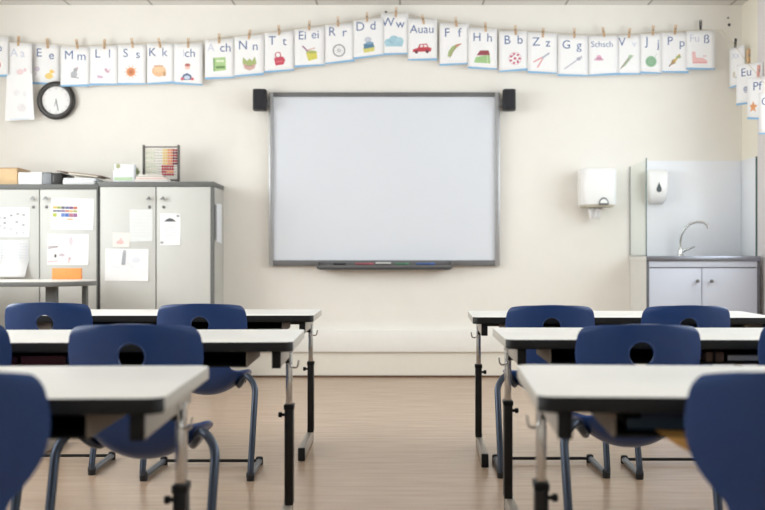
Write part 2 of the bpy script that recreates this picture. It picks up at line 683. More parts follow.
# grid sheet whose lower end curls out onto the desk
Yg = YC - .0006
cg = at(13, 240, Yg)
gs = thing('grid_sheet', 'pale blue ruled sheet with its bottom end curling out over the desk', 'paper', cg, group='papers stuck on the cabinet doors')
bm = bmesh.new()
wg = 16 * Yg / F
prof = [(0, 0), (0, -.08), (-.002, -.145), (-.012, -.175), (-.03, -.205), (-.05, -.235), (-.062, -.255)]
ga = [[bm.verts.new((sx * (wg if j < 3 else wg * .94), y - .001, z)) for sx in (-1, 1)] for j, (y, z) in enumerate(prof)]
for j in range(len(prof) - 1):
    bm.faces.new([ga[j][0], ga[j][1], ga[j + 1][1], ga[j + 1][0]])
o = obj('sheet', bm, M['paper'], gs, ang=80)
o.modifiers.new('thick', 'SOLIDIFY').thickness = .001
ink = Ink(cg.x, cg.z, Yg, -.003)
d_grid(ink)
ink.done('print', gs)


def d_colours(k):
    cols = [(212, 178, 88), (160, 172, 84), (96, 92, 108), (88, 96, 140), (120, 80, 130), (190, 96, 70)]
    for r, (y, h) in enumerate(((207.8, 2.5), (211.2, 1.9), (215.2, 3.6))):
        for i in range(6):
            x = 53 + i * 4.1
            if r == 2 and i == 1:
                continue
            c = cols[(i + (0, 2, 1)[r]) % 6]
            if r == 2:
                c = [(176, 190, 70), (0, 0, 0), (96, 132, 196), (70, 110, 190), (176, 110, 130), (150, 96, 150)][i]
            k.rect(x, y - h / 2, x + 3.8, y + h / 2, c)
    k.rect(67, 218.6, 73, 220, (222, 170, 110))


def d_drawing(k):
    k.ell(53, 247, 5.5, 1.3, (196, 184, 190), 12)
    k.line(48, 249, 58, 246, .8, (150, 140, 150))
    k.ell(71, 241, 2, 4.5, (216, 206, 214), 12)
    k.ell(55.5, 256, 1.2, 1.8, (70, 50, 52), 10)
    k.ell(62, 255, 3, 1.5, (206, 190, 200), 10)
    k.line(48, 262, 58, 261, .8, (222, 170, 180))
    k.line(69.5, 257, 69, 263, .8, (214, 140, 130))
    k.ell(70, 258.5, 1.5, 1.2, (204, 176, 190), 10)
    k.ell(84, 262, 1.6, 1.6, (196, 206, 222), 10)


door_sheet('chart_sheet', 51, 198.5, 93.5, 229.5, 'white sheet printed with rows of coloured blocks, upper one on its door', 'paper', M['paper'], d_colours, .02)
door_sheet('drawing_sheet', 47.2, 234, 88.5, 265, 'white sheet of small pencil and pink sketches above the orange folder', 'paper', M['paper'], d_drawing, .01)


def d_faint(k):
    for i in range(8):
        k.line(132, 213 + i * 3.3, 150, 213 + i * 3.3, .4, (218, 222, 226))


def d_pink(k):
    k.poly([(117, 243), (121, 237.5), (124.5, 243)], (240, 196, 194))
    k.ell(120, 242.5, 3.8, 1.8, (238, 186, 184), 12)


def d_tower(k):
    k.poly([(122.8, 252), (126, 252), (125.4, 265), (121.4, 265)], (160, 164, 174))
    k.ell(124.5, 251.5, 1.6, 1.6, (178, 180, 188), 10)
    k.line(127, 262, 133, 268, .6, (214, 218, 226))
    k.ell(136, 260, 4, 3, (226, 230, 238), 12)
    k.line(112, 266, 120, 268, .6, (218, 220, 230))


def d_notice(k):
    k.poly([(164, 221.6), (167, 219), (170, 218), (173, 219), (176.2, 221.6)], (74, 76, 84))
    for i in range(6):
        k.line(164, 225 + i * 2.6, 176, 225 + i * 2.6, .4, (210, 212, 222))
    for x, y in ((178, 216), (179, 241), (162, 242.5)):
        k.ell(x, y, 1.7, 1.3, (158, 162, 166), 10)


door_sheet('list_sheet', 129.5, 209.5, 152.5, 241.5, 'pale upright sheet high on the door above the pink note', 'paper', M['paper_pale'], d_faint)
door_sheet('pink_note', 112.5, 232.5, 129.8, 247, 'small note with a faint pink drawing on the cabinet door', 'paper', mat('paper_note', (236, 234, 230), .8, var=.01), d_pink, .02, yoff=.0015)
door_sheet('tower_drawing', 105, 248.8, 148.5, 281, 'wide white sheet with a grey pencil tower, lowest on its door', 'paper', M['paper'], d_tower, .01, yoff=.002)
door_sheet('notice_sheet', 160, 213.5, 180.5, 245, 'white notice topped by a dark half circle on the plain door', 'paper', M['paper'], d_notice)
# papers on the cabinet's side panel
sp = thing('side_sheet', 'white sheet on the side panel of the abacus cabinet', 'paper', (xb, 7.15, 0))
bm = bmesh.new()
z0, z1 = H + (VY - 243) * 7.12 / F, H + (VY - 203) * 7.12 / F
add_prism(bm, [(-.10, z0 + .01), (.10, z0), (.10, z1), (-.10, z1 - .01)], .0022, .0035, 'x')
obj('sheet', bm, M['paper2'], sp, smooth=False)
sp2 = thing('wall_pocket', 'dark grey backing file on the side of the abacus cabinet', 'file', (xb, 7.10, 0))
box('backing', .0022, .006, -.11, -.055, z0 + .02, z1 - .02, M['gplast'], sp2)

# ------------------------------------------------------------------ things on the cabinets


def shelf(px, Y=6.975):
    return (px - VX) * Y / F


YS = 7.08


def zs(py, Y=6.975):
    return H + (VY - py) * Y / F


TAN = mat('tan_card', (222, 192, 150), .7, var=.06, scale=8)
t = thing('cardboard_box', 'tan cardboard box at the left end of the cabinet tops', 'box', (shelf(3), YS, ZC1))
box('carton', shelf(-14) - shelf(3), shelf(16.8) - shelf(3), -.1, .14, 0, zs(168.5) - ZC1, TAN, t, .003)
box('flap', shelf(-14) - shelf(3), shelf(16.8) - shelf(3) + .004, -.103, .143, zs(168.5) - ZC1, zs(167.6) - ZC1, mat('tan_flap', (196, 160, 126), .7), t, .0003)
t = thing('white_carton', 'low white box beside the tan cardboard box', 'box', (shelf(30), YS, ZC1))
box('box_body', shelf(18.5) - shelf(30), shelf(42) - shelf(30), -.11, .1, 0, zs(172.4) - ZC1, M['paper'], t, .003)
bm = bmesh.new()
h0 = zs(172.4) - ZC1
add_prism(bm, [(shelf(17.5) - shelf(30), h0 + .010), (shelf(30) - shelf(30), h0 + .0002), (shelf(30) - shelf(30), h0 + .004), (shelf(17.5) - shelf(30), h0 + .016)], -.11, .1, 'y')
obj('lid_flap', bm, mat('brown_flap', (146, 128, 108), .7), t)
t = thing('grey_box', 'small grey box between the white carton and the black binder', 'box', (shelf(47), YS, ZC1))
box('box_body', shelf(42.6) - shelf(47), shelf(51.5) - shelf(47), -.11, .08, 0, zs(173.2) - ZC1, M['gplast'], t, .003)
box('box_lid', shelf(42.4) - shelf(47), shelf(51.8) - shelf(47), -.112, .082, zs(173.2) - ZC1, zs(172.4) - ZC1, mat('grey_lid', (96, 100, 104), .5), t, .001)
t = thing('ring_binder', 'black ring binder lying at the left of the paper pile', 'binder', (shelf(58), YS, ZC1))
bm = bmesh.new()
add_box(bm, shelf(52.3) - shelf(58), shelf(62.4) - shelf(58), -.11, .15, 0, .080, .004)
obj('cover', bm, mat('binder_black', (20, 18, 18), .5), t)
box('spine_label', shelf(53) - shelf(58), shelf(54) - shelf(58), -.1105, -.1098, .015, .062, M['bframe'], t)
t = thing('paper_stack', 'flat stack of white papers right of the black binder', 'papers', (shelf(80), YS, ZC1))
hst = 0
for i in range(7):
    a, b = shelf(62.9 + random.random() * 1) - shelf(80), shelf(93 + random.random() * 4) - shelf(80)
    dy = (random.random() - .5) * .012
    box('sheet_bundle', a, b, -.11 + dy, .1 + dy, hst, hst + .0062, [M['paper'], M['paper_pale'], M['paper2'], mat('paper_greyish', (186, 188, 194), .7)][(0, 0, 1, 0, 2, 3, 0)[i]], t, .0005)
    hst += .0063
t = thing('brown_folder', 'thin brown folder sloping on top of the white paper stack', 'folder', (shelf(80), YS, ZC1 + .062), (0, .116, 0))
bm = bmesh.new()
a, b = shelf(57) - shelf(80), shelf(102) - shelf(80)
add_box(bm, a, b, -.12, .1, 0.011, .0155, .001)
obj('cover', bm, mat('folder_brown', (124, 92, 74), .6), t)
box('pages', a + .08, b - .03, -.115, .095, .002, .0108, mat('folder_pages', (226, 220, 208), .7), t)
t = thing('dark_booklet', 'dark green booklet under the tip of the brown folder', 'booklet', (shelf(99), YS, ZC1))
box('cover', shelf(97.6) - shelf(99), shelf(102.4) - shelf(99), -.11, .06, 0, .012, mat('booklet_dark', (62, 70, 66), .6), t, .001)
box('pages', shelf(97.7) - shelf(99), shelf(102.2) - shelf(99), -.108, .058, .012, .016, M['paper_pale'], t)

t = thing('picture_box', 'white box with a green lower band left of the abacus', 'box', (shelf(122), YS, ZC2))
w0, w1 = shelf(112) - shelf(122), shelf(133) - shelf(122)
hb = zs(164) - ZC2
box('box_body', w0, w1, -.08, -.02, 0, hb, M['paper2'], t, .003)
box('green_band', w0 + .008, w1 - .012, -.0812, -.0795, .012, .034, mat('pale_green', (190, 214, 178), .6), t)
bm = bmesh.new()
add_lathe(bm, [(.008, -.0815), (.016, -.0805), (.016, -.0795)], (w0 + .035, 0, hb - .013), 'y', 16)
add_box(bm, w0 + .003, w0 + .007, -.0812, -.0795, hb - .04, hb - .004)
obj('printed_mark', bm, mat('olive_mark', (168, 172, 130), .6), t)
t = thing('potted_plant', 'tiny green plant in a pale pot between white box and abacus', 'plant', (shelf(136.2, 7.10), 7.10, ZC2))
lathe('pot', [(.016, 0), (.02, .045), (.021, .05), (.012, .05)], (0, 0, 0), 'z', mat('pale_pot', (206, 214, 220), .5), t, 16)
bm = bmesh.new()
for i in range(46):
    a = random.random() * 2 * PI
    r = random.random() * .018
    p = Vector((r * math.cos(a), r * math.sin(a), .05 + random.random() * .008))
    q = p + Vector((math.cos(a) * .012, math.sin(a) * .012, .025 + random.random() * .045))
    s = Vector((-math.sin(a), math.cos(a), 0)) * .005
    mid = (p + q) / 2
    bm.faces.new([bm.verts.new(p), bm.verts.new(mid + s), bm.verts.new(q), bm.verts.new(mid - s)])
obj('leaves', bm, mat('plant_green', (132, 150, 96), .6, var=.3, scale=90), t, smooth=False)

t = thing('magazine_pile', 'low pile of white and pinkish magazines in front of the abacus', 'magazines', (shelf(152, 7.0), 7.0, ZC2))
hz = 0
rc = [(238, 236, 234), (206, 200, 196), (240, 238, 236), (224, 190, 184), (230, 228, 224), (178, 172, 166), (238, 236, 232)]
for i in range(7):
    a, b = shelf(134.5 + i * .6 + random.random() * 2, 7.0) - shelf(152, 7.0), shelf(172 - i * 1.2 - random.random() * 3, 7.0) - shelf(152, 7.0)
    dy = random.random() * .01
    box('magazine', a, b, -.045 + dy, .07 - dy, hz, hz + .0068, mat('mag%d' % i, rc[i], .5), t, .0008)
    hz += .0069

# abacus
YA = 7.13
za0, za1 = ZC2, H + (VY - 145) * YA / F
xa0, xa1 = (143.9 - VX) * YA / F, (178.6 - VX) * YA / F
ab = thing('abacus', 'wooden abacus with rows of red and pale beads on the cabinet', 'abacus', ((xa0 + xa1) / 2, YA, ZC2))
hw, hh = (xa1 - xa0) / 2, za1 - za0
AW = mat('abacus_dark_wood', (92, 88, 86), .5, var=.1)
for sx in (-1, 1):
    box('post', sx * hw - .0075, sx * hw + .0075, -.012, .012, .012, hh, AW, ab, .002)
    box('foot', sx * hw - .011, sx * hw + .011, -.06, .06, 0, .012, AW, ab, .002)
box('top_bar', -hw, hw, -.006, .006, hh - .018, hh - .010, AW, ab, .001)
box('bottom_bar', -hw, hw, -.006, .006, .018, .03, AW, ab, .001)
beadm = {k: mat('bead_' + k, c, .35) for k, c in dict(pale=(232, 230, 218), mint=(220, 224, 208), yellow=(232, 206, 138), orange=(226, 158, 112), red=(176, 56, 66), maroon=(124, 46, 66)).items()}
bead_me = {}
for k in beadm:
    bm = bmesh.new()
    add_lathe(bm, [(.003, -.0085), (.0075, -.006), (.009, 0), (.0075, .006), (.003, .0085)], (0, 0, 0), 'x', 10)
    me = bpy.data.meshes.new('bead')
    bmesh.ops.recalc_face_normals(bm, faces=bm.faces)
    bm.to_mesh(me)
    bm.free()
    smooth_mesh(me, 80)
    me.materials.append(beadm[k])
    bead_me[k] = me
for r in range(10):
    z = hh - .036 - r * .0192
    tube('rod', [(-hw, 0, z), (hw, 0, z)], .0013, M['spring'], ab, 6)
    shift = .06 if r in (6, 7, 8) else 0
    for k in range(10):
        if r < 6:
            x = (-hw + .017 + k * .0172) if k < 4 else (hw - .017 - (9 - k) * .0175)
            c = ('pale', 'mint')[r % 2] if k < 4 else ('yellow' if k < 6 else ('orange' if k < 8 else ('maroon' if r % 2 else 'red')))
        else:
            x = (-hw + .017 + k * .0172) if k < 5 else (hw - .017 - .025 - (9 - k) * .0175)
            c = ('mint', 'pale')[r % 2] if k < 5 else ('red' if r != 8 or k < 7 else 'orange')
        o = link('bead', bead_me[c], ab)
        o.location = (x, 0, z)

# ------------------------------------------------------------------ teacher's desk
ZD = .722


def desk_outline(x0, x1, y0, y1):
    # straight left end, broad rounded right end
    ry = (y1 - y0) / 2
    rx = .16
    pts = [(x0, y1), (x0, y0)]
    for k in range(17):
        a = -PI / 2 + PI * k / 16
        pts.append((x1 - rx + rx * math.cos(a), (y0 + y1) / 2 + ry * math.sin(a)))
    return pts


yd0, yd1 = 6.10, 6.72
td = thing('teacher_desk', 'white-topped desk with grey edge in front of the cabinets', 'desk', (-2.4, 6.4, 0))
xr = (93 - VX) * 6.42 / F + 2.4
prism('desktop', desk_outline(-.75, xr, yd0 - 6.4, yd1 - 6.4), ZD - .006, ZD, 'z', M['laminate'], td)
prism('edge_band', desk_outline(-.752, xr + .002, yd0 - 6.402, yd1 - 6.398), ZD - .034, ZD - .006, 'z', M['cab_edge'], td, .003)
xl = (51.5 - VX) * 6.3 / F + 2.4
box('leg', xl - .033, xl + .033, -.12, -.06, .05, ZD - .034, M['cab_edge'], td, .006)
box('foot', xl - .033, xl + .033, -.27, .27, 0, .05, M['cab_edge'], td, .01)
xl2 = (86.5 - VX) * 6.55 / F + 2.4
box('leg', xl2 - .016, xl2 + .016, .10, .14, .0, ZD - .034, M['cab_edge'], td, .004)
box('leg', -.70, -.64, -.12, -.06, .05, ZD - .034, M['cab_edge'], td, .006)
box('foot', -.70, -.64, -.27, .27, 0, .05, M['cab_edge'], td, .01)
# orange folder on the desk, leaning against the cabinet door
Yf = 6.70
t = thing('orange_folder', 'orange card folder standing on the desk under the sketch sheet', 'folder', ((66.5 - VX) * Yf / F, Yf, ZD))
box('cover', -14.5 * Yf / F, 14.5 * Yf / F, 0, .006, 0, (280 - 268.8) * Yf / F, mat('orange_card', (232, 152, 82), .6, var=.04), t, .001)
box('spine', 14.3 * Yf / F, 15.4 * Yf / F, -.001, .008, 0, (280 - 268.8) * Yf / F, mat('orange_edge_shade', (206, 130, 74), .6), t, .001)  # shading along the folder's right edge, put in as a darker orange strip

# ------------------------------------------------------------------ basin unit
YB = 6.84
xs0, xs1 = (646.7 - VX) * YB / F, (759.8 - VX) * YB / F
ys1 = D - .004


def bzz(py, Y=YB):
    return H + (VY - py) * Y / F


sk = thing('basin_cabinet', 'grey basin cabinet with two doors in the right back corner', 'cabinet', ((xs0 + xs1) / 2, YB, 0))
w = (xs1 - xs0) / 2
zt = bzz(261)
dep = ys1 - YB
box('plinth', -w + .02, w - .02, .05, dep, 0, .08, M['gap'], sk)
for sx in (-1, 1):
    box('side_panel', min(sx * w, sx * (w - .016)), max(sx * w, sx * (w - .016)), .012, dep, .0, zt, M['basin_side'], sk)
    box('front_edge_strip', min(sx * w, sx * (w - .016)), max(sx * w, sx * (w - .016)), 0, .012, .0, zt, M['sinkframe'], sk, .001)
box('back_panel', -w + .016, w - .016, .03, dep, .08, zt, M['sinkframe'], sk)
box('top_rail', -w + .017, w - .017, .002, .03, bzz(267.3), zt - .001, M['sink'], sk, .001)
zd1 = bzz(268.3)
for k in (0, 1):
    mxx = (702 - VX) * YB / F - (xs0 + xs1) / 2
    a, b = ((-w + .0175, mxx - .0025), (mxx + .0025, w - .0175))[k]
    d = box('door', a, b, .002, .022, .09, zd1, M['sink'], sk, .001)
    kx = ((697 - VX), (711 - VX))[k] * YB / F - (xs0 + xs1) / 2
    lathe('knob', [(.005, .002), (.005, -.012), (.012, -.016), (.012, -.024), (.006, -.027)], (kx, 0, bzz(281)), 'y', M['handle'], d, 16)
wt = thing('worktop', 'stainless steel basin worktop with raised rim on the grey cabinet', 'worktop', ((xs0 + xs1) / 2, YB, zt))
bm = bmesh.new()
th = bzz(256) - zt
# rim frame with a sunk bowl
bx0, bx1, by0, by1 = -.24, .18, .07, .36
add_box(bm, -w - .005, w + .004, -.012, by0, 0, th, .004)
add_box(bm, -w - .005, w + .004, by1, dep, 0, th, .002)
add_box(bm, -w - .005, bx0, by0, by1, 0, th - .004)
add_box(bm, bx1, w + .004, by0, by1, 0, th - .004)
obj('steel_top', bm, M['steel'], wt)
box('side_trim', -w - .008, -w - .0052, -.010, dep, .001, th - .003, M['basin_side'], wt)
bm = bmesh.new()
add_box(bm, bx0, bx1, by0, by1, .0, .006)
add_box(bm, bx0, bx0 + .006, by0, by1, .0, th - .006)
add_box(bm, bx1 - .006, bx1, by0, by1, .0, th - .006)
obj('bowl', bm, M['steel'], wt)
ztop = zt + th
# splashback
xsp0, xsp1 = 1.785, XR - .0005
box_ = box('splashback', xsp0, xsp1, D - .012, D - .001, ztop, H + (VY - 161) * D / F, M['splash'], None, .001)
tag(box_, 'white splashback panel on the wall behind the basin tap', 'splashback')
# glass screens
gt = thing('glass_screen', 'clear glass side screen on the left edge of the basin worktop', 'glass screen', (xs0 - .002, YB, ztop))
hgt = bzz(158) - ztop
prof = [(.004, .006), (dep - .01, .006), (dep - .01, hgt - .012), (.07, hgt - .012), (.03, hgt - .008), (.004, hgt)]
prism('glass', prof, -.002, .002, 'x', GLASS, gt)
box('front_edge', -.0034, .0034, -.001, .004, .0, hgt, M['glassedge'], gt, .001)
box('rear_edge', -.003, .003, dep - .010, dep - .007, .0, hgt - .012, M['handle'], gt)
box('base_channel', -.006, .006, 0, dep - .01, 0, .008, mat('channel_grey', (168, 174, 172), .4), gt, .001)
sp3 = thing('side_splashback', 'narrow white splashback panel on the right wall beside the basin', 'splashback', (XR, 7.02, ztop))
box('panel', -.0115, -.0002, .004, D - .014 - 7.02, 0, H + (VY - 161) * D / F - ztop, M['splash'], sp3, .001)
box('front_edge', -.013, -.001, 0, .004, 0, H + (VY - 161) * D / F - ztop, M['glassedge'], sp3)
# tap
Yt = 7.22
fp = at(680.5, 256, Yt)
tp = thing('tap', 'chrome swan-neck mixer tap over the basin', 'tap', (fp.x, Yt, ztop))
lathe('base', [(.024, 0), (.024, .01), (.018, .016), (.017, .05), (.013, .062)], (0, 0, 0), 'z', M['chrome'], tp, 20)


def tpt(px, py, dy=0):
    p = at(px, py, Yt)
    return (p.x - fp.x, dy, p.z - ztop)


pts = [(0, 0, .05), tpt(680.3, 241, 0), tpt(681, 235, -.01), tpt(683.5, 229, -.025), tpt(688, 224.3, -.05), tpt(694, 222.2, -.07), tpt(700, 223, -.09), tpt(703, 225.5, -.1), tpt(704, 229, -.1)]
pts = [Vector(p) for p in pts]
bm = bmesh.new()
add_tube(bm, pts, .0085, 12)
obj('spout', bm, M['chrome'], tp, ang=80)
bm = bmesh.new()
add_tube(bm, [(.01, 0, .03), tpt(685, 249.8, -.02), tpt(693, 246.5, -.05)], [.011, .009, .006], 10)
obj('lever', bm, M['chrome'], tp, ang=80)

# towel dispenser
tdz0, tdz1 = H + (VY - 205) * 7.14 / F, H + (VY - 168.5) * 7.14 / F
tdx = (599.3 - VX) * 7.14 / F
ds = thing('paper_towel_dispenser', 'white wall dispenser with a paper towel hanging out below', 'dispenser', (tdx, D, tdz0))
hw = 17.9 * 7.14 / F
hgt = tdz1 - tdz0
bm = bmesh.new()
n = 10
for zz in range(n):
    pass
outl = rounded_rect(-hw, hw, 7.12 - D, -.001, .05, 8)
prism('housing', outl, .0, hgt, 'z', M['wplast'], ds, .012)
# bulged lower front: scoop opening
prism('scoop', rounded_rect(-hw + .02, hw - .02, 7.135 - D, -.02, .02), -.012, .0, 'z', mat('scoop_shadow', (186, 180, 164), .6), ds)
bm = bmesh.new()
lx = (603 - 599.3) * 7.12 / F
add_prism(bm, [(lx + .036 * math.cos(PI * k / 10), .004 + .05 * math.sin(PI * k / 10)) for k in range(11)], 7.112 - D, 7.12 - D, 'y')
obj('window_lever', bm, M['gplast'], ds)
box('lever_slot', lx - .036, lx + .036, 7.109 - D, 7.114 - D, .0, .010, M['bframe'], ds, .001)
bm = bmesh.new()
add_prism(bm, [(lx + .026 * math.cos(PI * k / 10), .012 + .028 * math.sin(PI * k / 10)) for k in range(11)], 7.108 - D, 7.112 - D, 'y')
obj('lever_plate', bm, M['wplast'], ds)
pt = bmesh.new()
ns = 8
g = []
for j in range(5):
    zz = -.012 - .021 * j
    g.append([pt.verts.new((-.01 + (-.05 + .1 * i / ns) * (1 - .09 * j), -.09 + .012 * math.sin(i * 2.1 + j * .7), zz - .006 * math.sin(i * 1.7) * (j == 4))) for i in range(ns + 1)])
for j in range(4):
    for i in range(ns):
        pt.faces.new([g[j][i], g[j][i + 1], g[j + 1][i + 1], g[j + 1][i]])
o = obj('towel_end', pt, M['paper'], ds, ang=180)
o.modifiers.new('thick', 'SOLIDIFY').thickness = .0016

# soap dispenser
szx = (658.3 - VX) * 7.24 / F
sz0, sz1 = H + (VY - 203.6) * 7.24 / F, H + (VY - 169.5) * 7.24 / F
sd = thing('soap_dispenser', 'white wall soap dispenser with dark drop-shaped window beside the tap', 'dispenser', (szx, D, sz0))
hw = 10.6 * 7.24 / F
hgt = sz1 - sz0
bm = bmesh.new()
rows = [(0, .62, .03), (.02, .78, .08), (.06, .86, .1), (hgt * .5, .95, .11), (hgt - .05, 1, .1), (hgt - .02, .98, .09), (hgt, .88, .07)]
prev = None
for z, kx, dpt in rows:
    rg = [bm.verts.new((u, v, z)) for u, v in rounded_rect(-hw * kx, hw * kx, -.012 - dpt, -.0125, .012 + dpt * .12, 5)]
    if prev:
        for k in range(len(rg)):
            bm.faces.new([prev[k], prev[(k + 1) % len(rg)], rg[(k + 1) % len(rg)], rg[k]])
    else:
        bm.faces.new(rg)
    prev = rg
bm.faces.new(prev)
obj('housing', bm, M['wplast'], sd, ang=50)
bm = bmesh.new()
zc_ = hgt * .42
drop = [(0, zc_ + .048), (.011, zc_ + .022), (.019, zc_), (.014, zc_ - .017), (0, zc_ - .023), (-.014, zc_ - .017), (-.019, zc_), (-.011, zc_ + .022)]
add_prism(bm, drop, -.124, -.118, 'y')
obj('level_window', bm, mat('dark_window', (58, 68, 70), .2), sd)

# ------------------------------------------------------------------ clock
YK = 7.30
ck = thing('wall_clock', 'round wall clock with thick black rim under the Ee and Mm cards', 'clock', ((55.7 - VX) * YK / F, D, H + (VY - 100.2) * YK / F))
R1, R0 = 19.2 * YK / F, 14.0 * YK / F
bm = bmesh.new()
n = 48
prof = [(R1, -.020), (R1, -.034), (R1 - .006, -.044), ((R1 + R0) / 2, -.049), (R0 + .004, -.046), (R0, -.040), (R0, -.020)]
rings = [[bm.verts.new((r * math.cos(2 * PI * k / n), h, r * math.sin(2 * PI * k / n))) for k in range(n)] for r, h in prof]
for a, b in zip(rings, rings[1:] + rings[:1]):
    for k in range(n):
        bm.faces.new([a[k], a[(k + 1) % n], b[(k + 1) % n], b[k]])
obj('rim', bm, mat('clock_black', (44, 41, 40), .4), ck)
lathe('face', [(.001, -.030), (R0 + .001, -.030), (R0 + .001, -.020)], (0, 0, 0), 'y', mat('clock_face', (240, 240, 241), .5, var=.01), ck, 48)
bm = bmesh.new()
for k in range(12):
    a = k * PI / 6
    t_ = bmesh.new()
    bmesh.ops.create_cube(t_, size=1)
    merge(bm, t_, 0, Matrix.Rotation(a, 4, 'Y') @ Matrix.Translation((0, -.0305, R0 * .86)) @ Matrix.Diagonal((.003, .001, .014, 1)))
obj('hour_marks', bm, mat('clock_mark', (176, 176, 180), .5), ck)
lathe('back_plate', [(.05, -.020), (.05, -.0005)], (0, 0, 0), 'y', M['gplast'], ck, 24)
for nm, ang, ln, wd in (('minute_hand', 168, .088, .004), ('hour_hand', 196, .055, .005)):
    t_ = bmesh.new()
    bmesh.ops.create_cube(t_, size=1)
    bm = bmesh.new()
    merge(bm, t_, 0, Matrix.Rotation(math.radians(ang), 4, 'Y') @ Matrix.Translation((0, -.0325, ln / 2 - .01)) @ Matrix.Diagonal((wd, .0015, ln, 1)))
    obj(nm, bm, mat('clock_hand', (84, 84, 92) if nm[0] == 'm' else (170, 170, 176), .4), ck)
    MATS.pop('clock_hand')

# ------------------------------------------------------------------ alphabet cards, pegs and string
YK2 = 7.285
INK = mat('letter_blue', (84, 108, 158), .7, var=.05)
INKF = mat('letter_faded', (206, 210, 228), .7, var=.03)
BORD = mat('border_blue', (136, 186, 226), .7, var=.06, scale=12)


def p_pale(k): k.ell(20, 72, 3.5, 3, (240, 214, 218)); k.ell(25, 70, 1.6, 1.8, (236, 206, 212))
def p_duck(k): k.ell(49, 76, 4, 3, (246, 214, 120)); k.ell(51.5, 71.5, 2, 2, (248, 206, 96)); k.poly([(53, 71), (55.5, 72), (53, 72.8)], (238, 168, 90)); k.ell(37, 69, 3, 2.6, (214, 206, 220)); k.line(36, 72, 36, 75, 1, (206, 198, 212))
def p_mouse(k): k.ell(74, 74.5, 3.4, 3.4, (176, 178, 186)); k.ell(75.5, 70, 2.1, 2.1, (164, 166, 174)); k.ell(77.2, 68.2, 1.1, 1.2, (190, 170, 176)); k.line(71, 77, 79, 78, 1, (150, 152, 160))
def p_leaf(k): k.poly([(104, 69), (106.5, 68), (108.5, 71), (111, 67.5), (109, 73), (106, 72.5)], (206, 166, 186)); k.ell(100, 77, 3.2, 1.4, (214, 180, 206)); k.line(97, 75, 103, 78, .7, (196, 166, 196))


def p_sun(k):
    for i in range(10):
        a = i * PI / 5
        k.line(131 + 4 * math.cos(a), 72 + 4 * math.sin(a), 131 + 6.6 * math.cos(a), 72 + 6.6 * math.sin(a), 1, (242, 190, 160))
    k.ell(131, 72, 4.4, 4.4, (222, 142, 96)); k.ell(131, 72, 2.4, 2.4, (196, 112, 74))


def p_bun(k): k.ell(159, 71, 7, 5.8, (234, 186, 142)); k.ell(159, 69, 5, 3.4, (240, 200, 158)); k.ell(164.5, 74, 1.6, 2.4, (196, 150, 112)); k.line(154, 66, 163, 66, 1, (206, 140, 112))
def p_boy(k): k.poly([(181, 80), (183, 75), (187, 73), (191, 75), (193, 80)], (74, 96, 140)); k.ell(187.5, 67, 2.6, 2.8, (240, 198, 186)); k.ell(187.5, 65, 2.8, 1.5, (176, 92, 84)); k.ell(182.3, 79, 1.8, 1.5, (204, 92, 104)); k.ell(192.3, 79, 1.8, 1.5, (204, 92, 104)); k.ell(187, 77.5, 3, 2, (206, 216, 236))
def p_book(k): k.poly([(213, 58), (225.5, 57), (226, 70), (213.5, 71.5)], (170, 206, 138)); k.poly([(213, 58), (214.6, 58), (215, 71.2), (213.5, 71.5)], (116, 160, 92)); k.rect(216, 60, 224, 62, (226, 238, 206)); k.line(216, 67.5, 225, 67, 2.4, (92, 136, 74))
def p_nest(k): k.poly([(242.5, 62), (256.5, 62), (254.5, 68.5), (249.5, 70.5), (244.5, 68.5)], (206, 166, 158)); k.poly([(242.5, 63.5), (243, 57), (247, 61), (249.5, 58.5), (252, 61), (255, 56.5), (256.5, 63.5), (249.5, 66)], (164, 180, 112)); k.line(245, 66, 254, 66, .8, (176, 128, 124))
def p_bag(k): k.poly([(274, 58), (283, 56.5), (285.3, 60), (283.5, 64.5), (275.5, 65.5)], (200, 62, 84)); k.ring(278, 55, 3.2, 1, (186, 62, 80)); k.line(276, 62, 283, 61, 1, (224, 116, 128))
def p_bucket(k): k.poly([(306, 53), (316.5, 51), (317.5, 58.5), (308.5, 61)], (214, 206, 84)); k.ell(311.3, 52, 5.4, 1.6, (170, 178, 92)); k.line(302.5, 46, 308, 51.5, 1.5, (150, 104, 138)); k.line(308, 50, 315, 48, 1, (206, 150, 140))


def p_wheel(k):
    k.ring(339, 50.5, 6.4, 1.2, (132, 134, 144)); k.ring(339, 50.5, 1.6, .9, (170, 170, 178))
    for i in range(8):
        a = i * PI / 4
        k.line(339 + 1.5 * math.cos(a), 50.5 + 1.5 * math.sin(a), 339 + 5.4 * math.cos(a), 50.5 + 5.4 * math.sin(a), .35, (196, 196, 202))


def p_tin(k): k.poly([(363, 47.5), (374.5, 45.5), (374.5, 51), (364, 53)], (212, 206, 110)); k.poly([(363.5, 44), (373, 42), (374.3, 47), (364, 49)], (70, 116, 150)); k.ell(368, 40, 3.6, 3.2, (196, 202, 216)); k.ell(369.5, 43, 3.6, 1.5, (120, 160, 190))
def p_cloud(k): k.ell(389, 42.5, 4.6, 4, (166, 206, 222)); k.ell(394, 40, 5, 4.4, (154, 198, 216)); k.ell(399.5, 41.5, 4.2, 4.4, (168, 208, 224)); k.rect(385.5, 42, 402.5, 46.4, (160, 202, 220)); k.line(387, 40, 393, 43, .8, (124, 174, 200))
def p_car(k): k.poly([(412.5, 52), (413, 49.5), (418, 47.8), (419.3, 44.2), (427, 43.6), (428.5, 47.2), (431.5, 48), (431, 51.4)], (192, 52, 66)); k.poly([(419.8, 47.2), (420.6, 45), (423, 44.8), (423, 47.2)], (240, 226, 230)); k.poly([(424, 47.2), (424, 44.8), (426.4, 44.8), (427.4, 47)], (240, 226, 230)); k.ell(416.3, 52, 1.7, 1.7, (98, 42, 54)); k.ell(427.3, 51.6, 1.7, 1.7, (98, 42, 54))
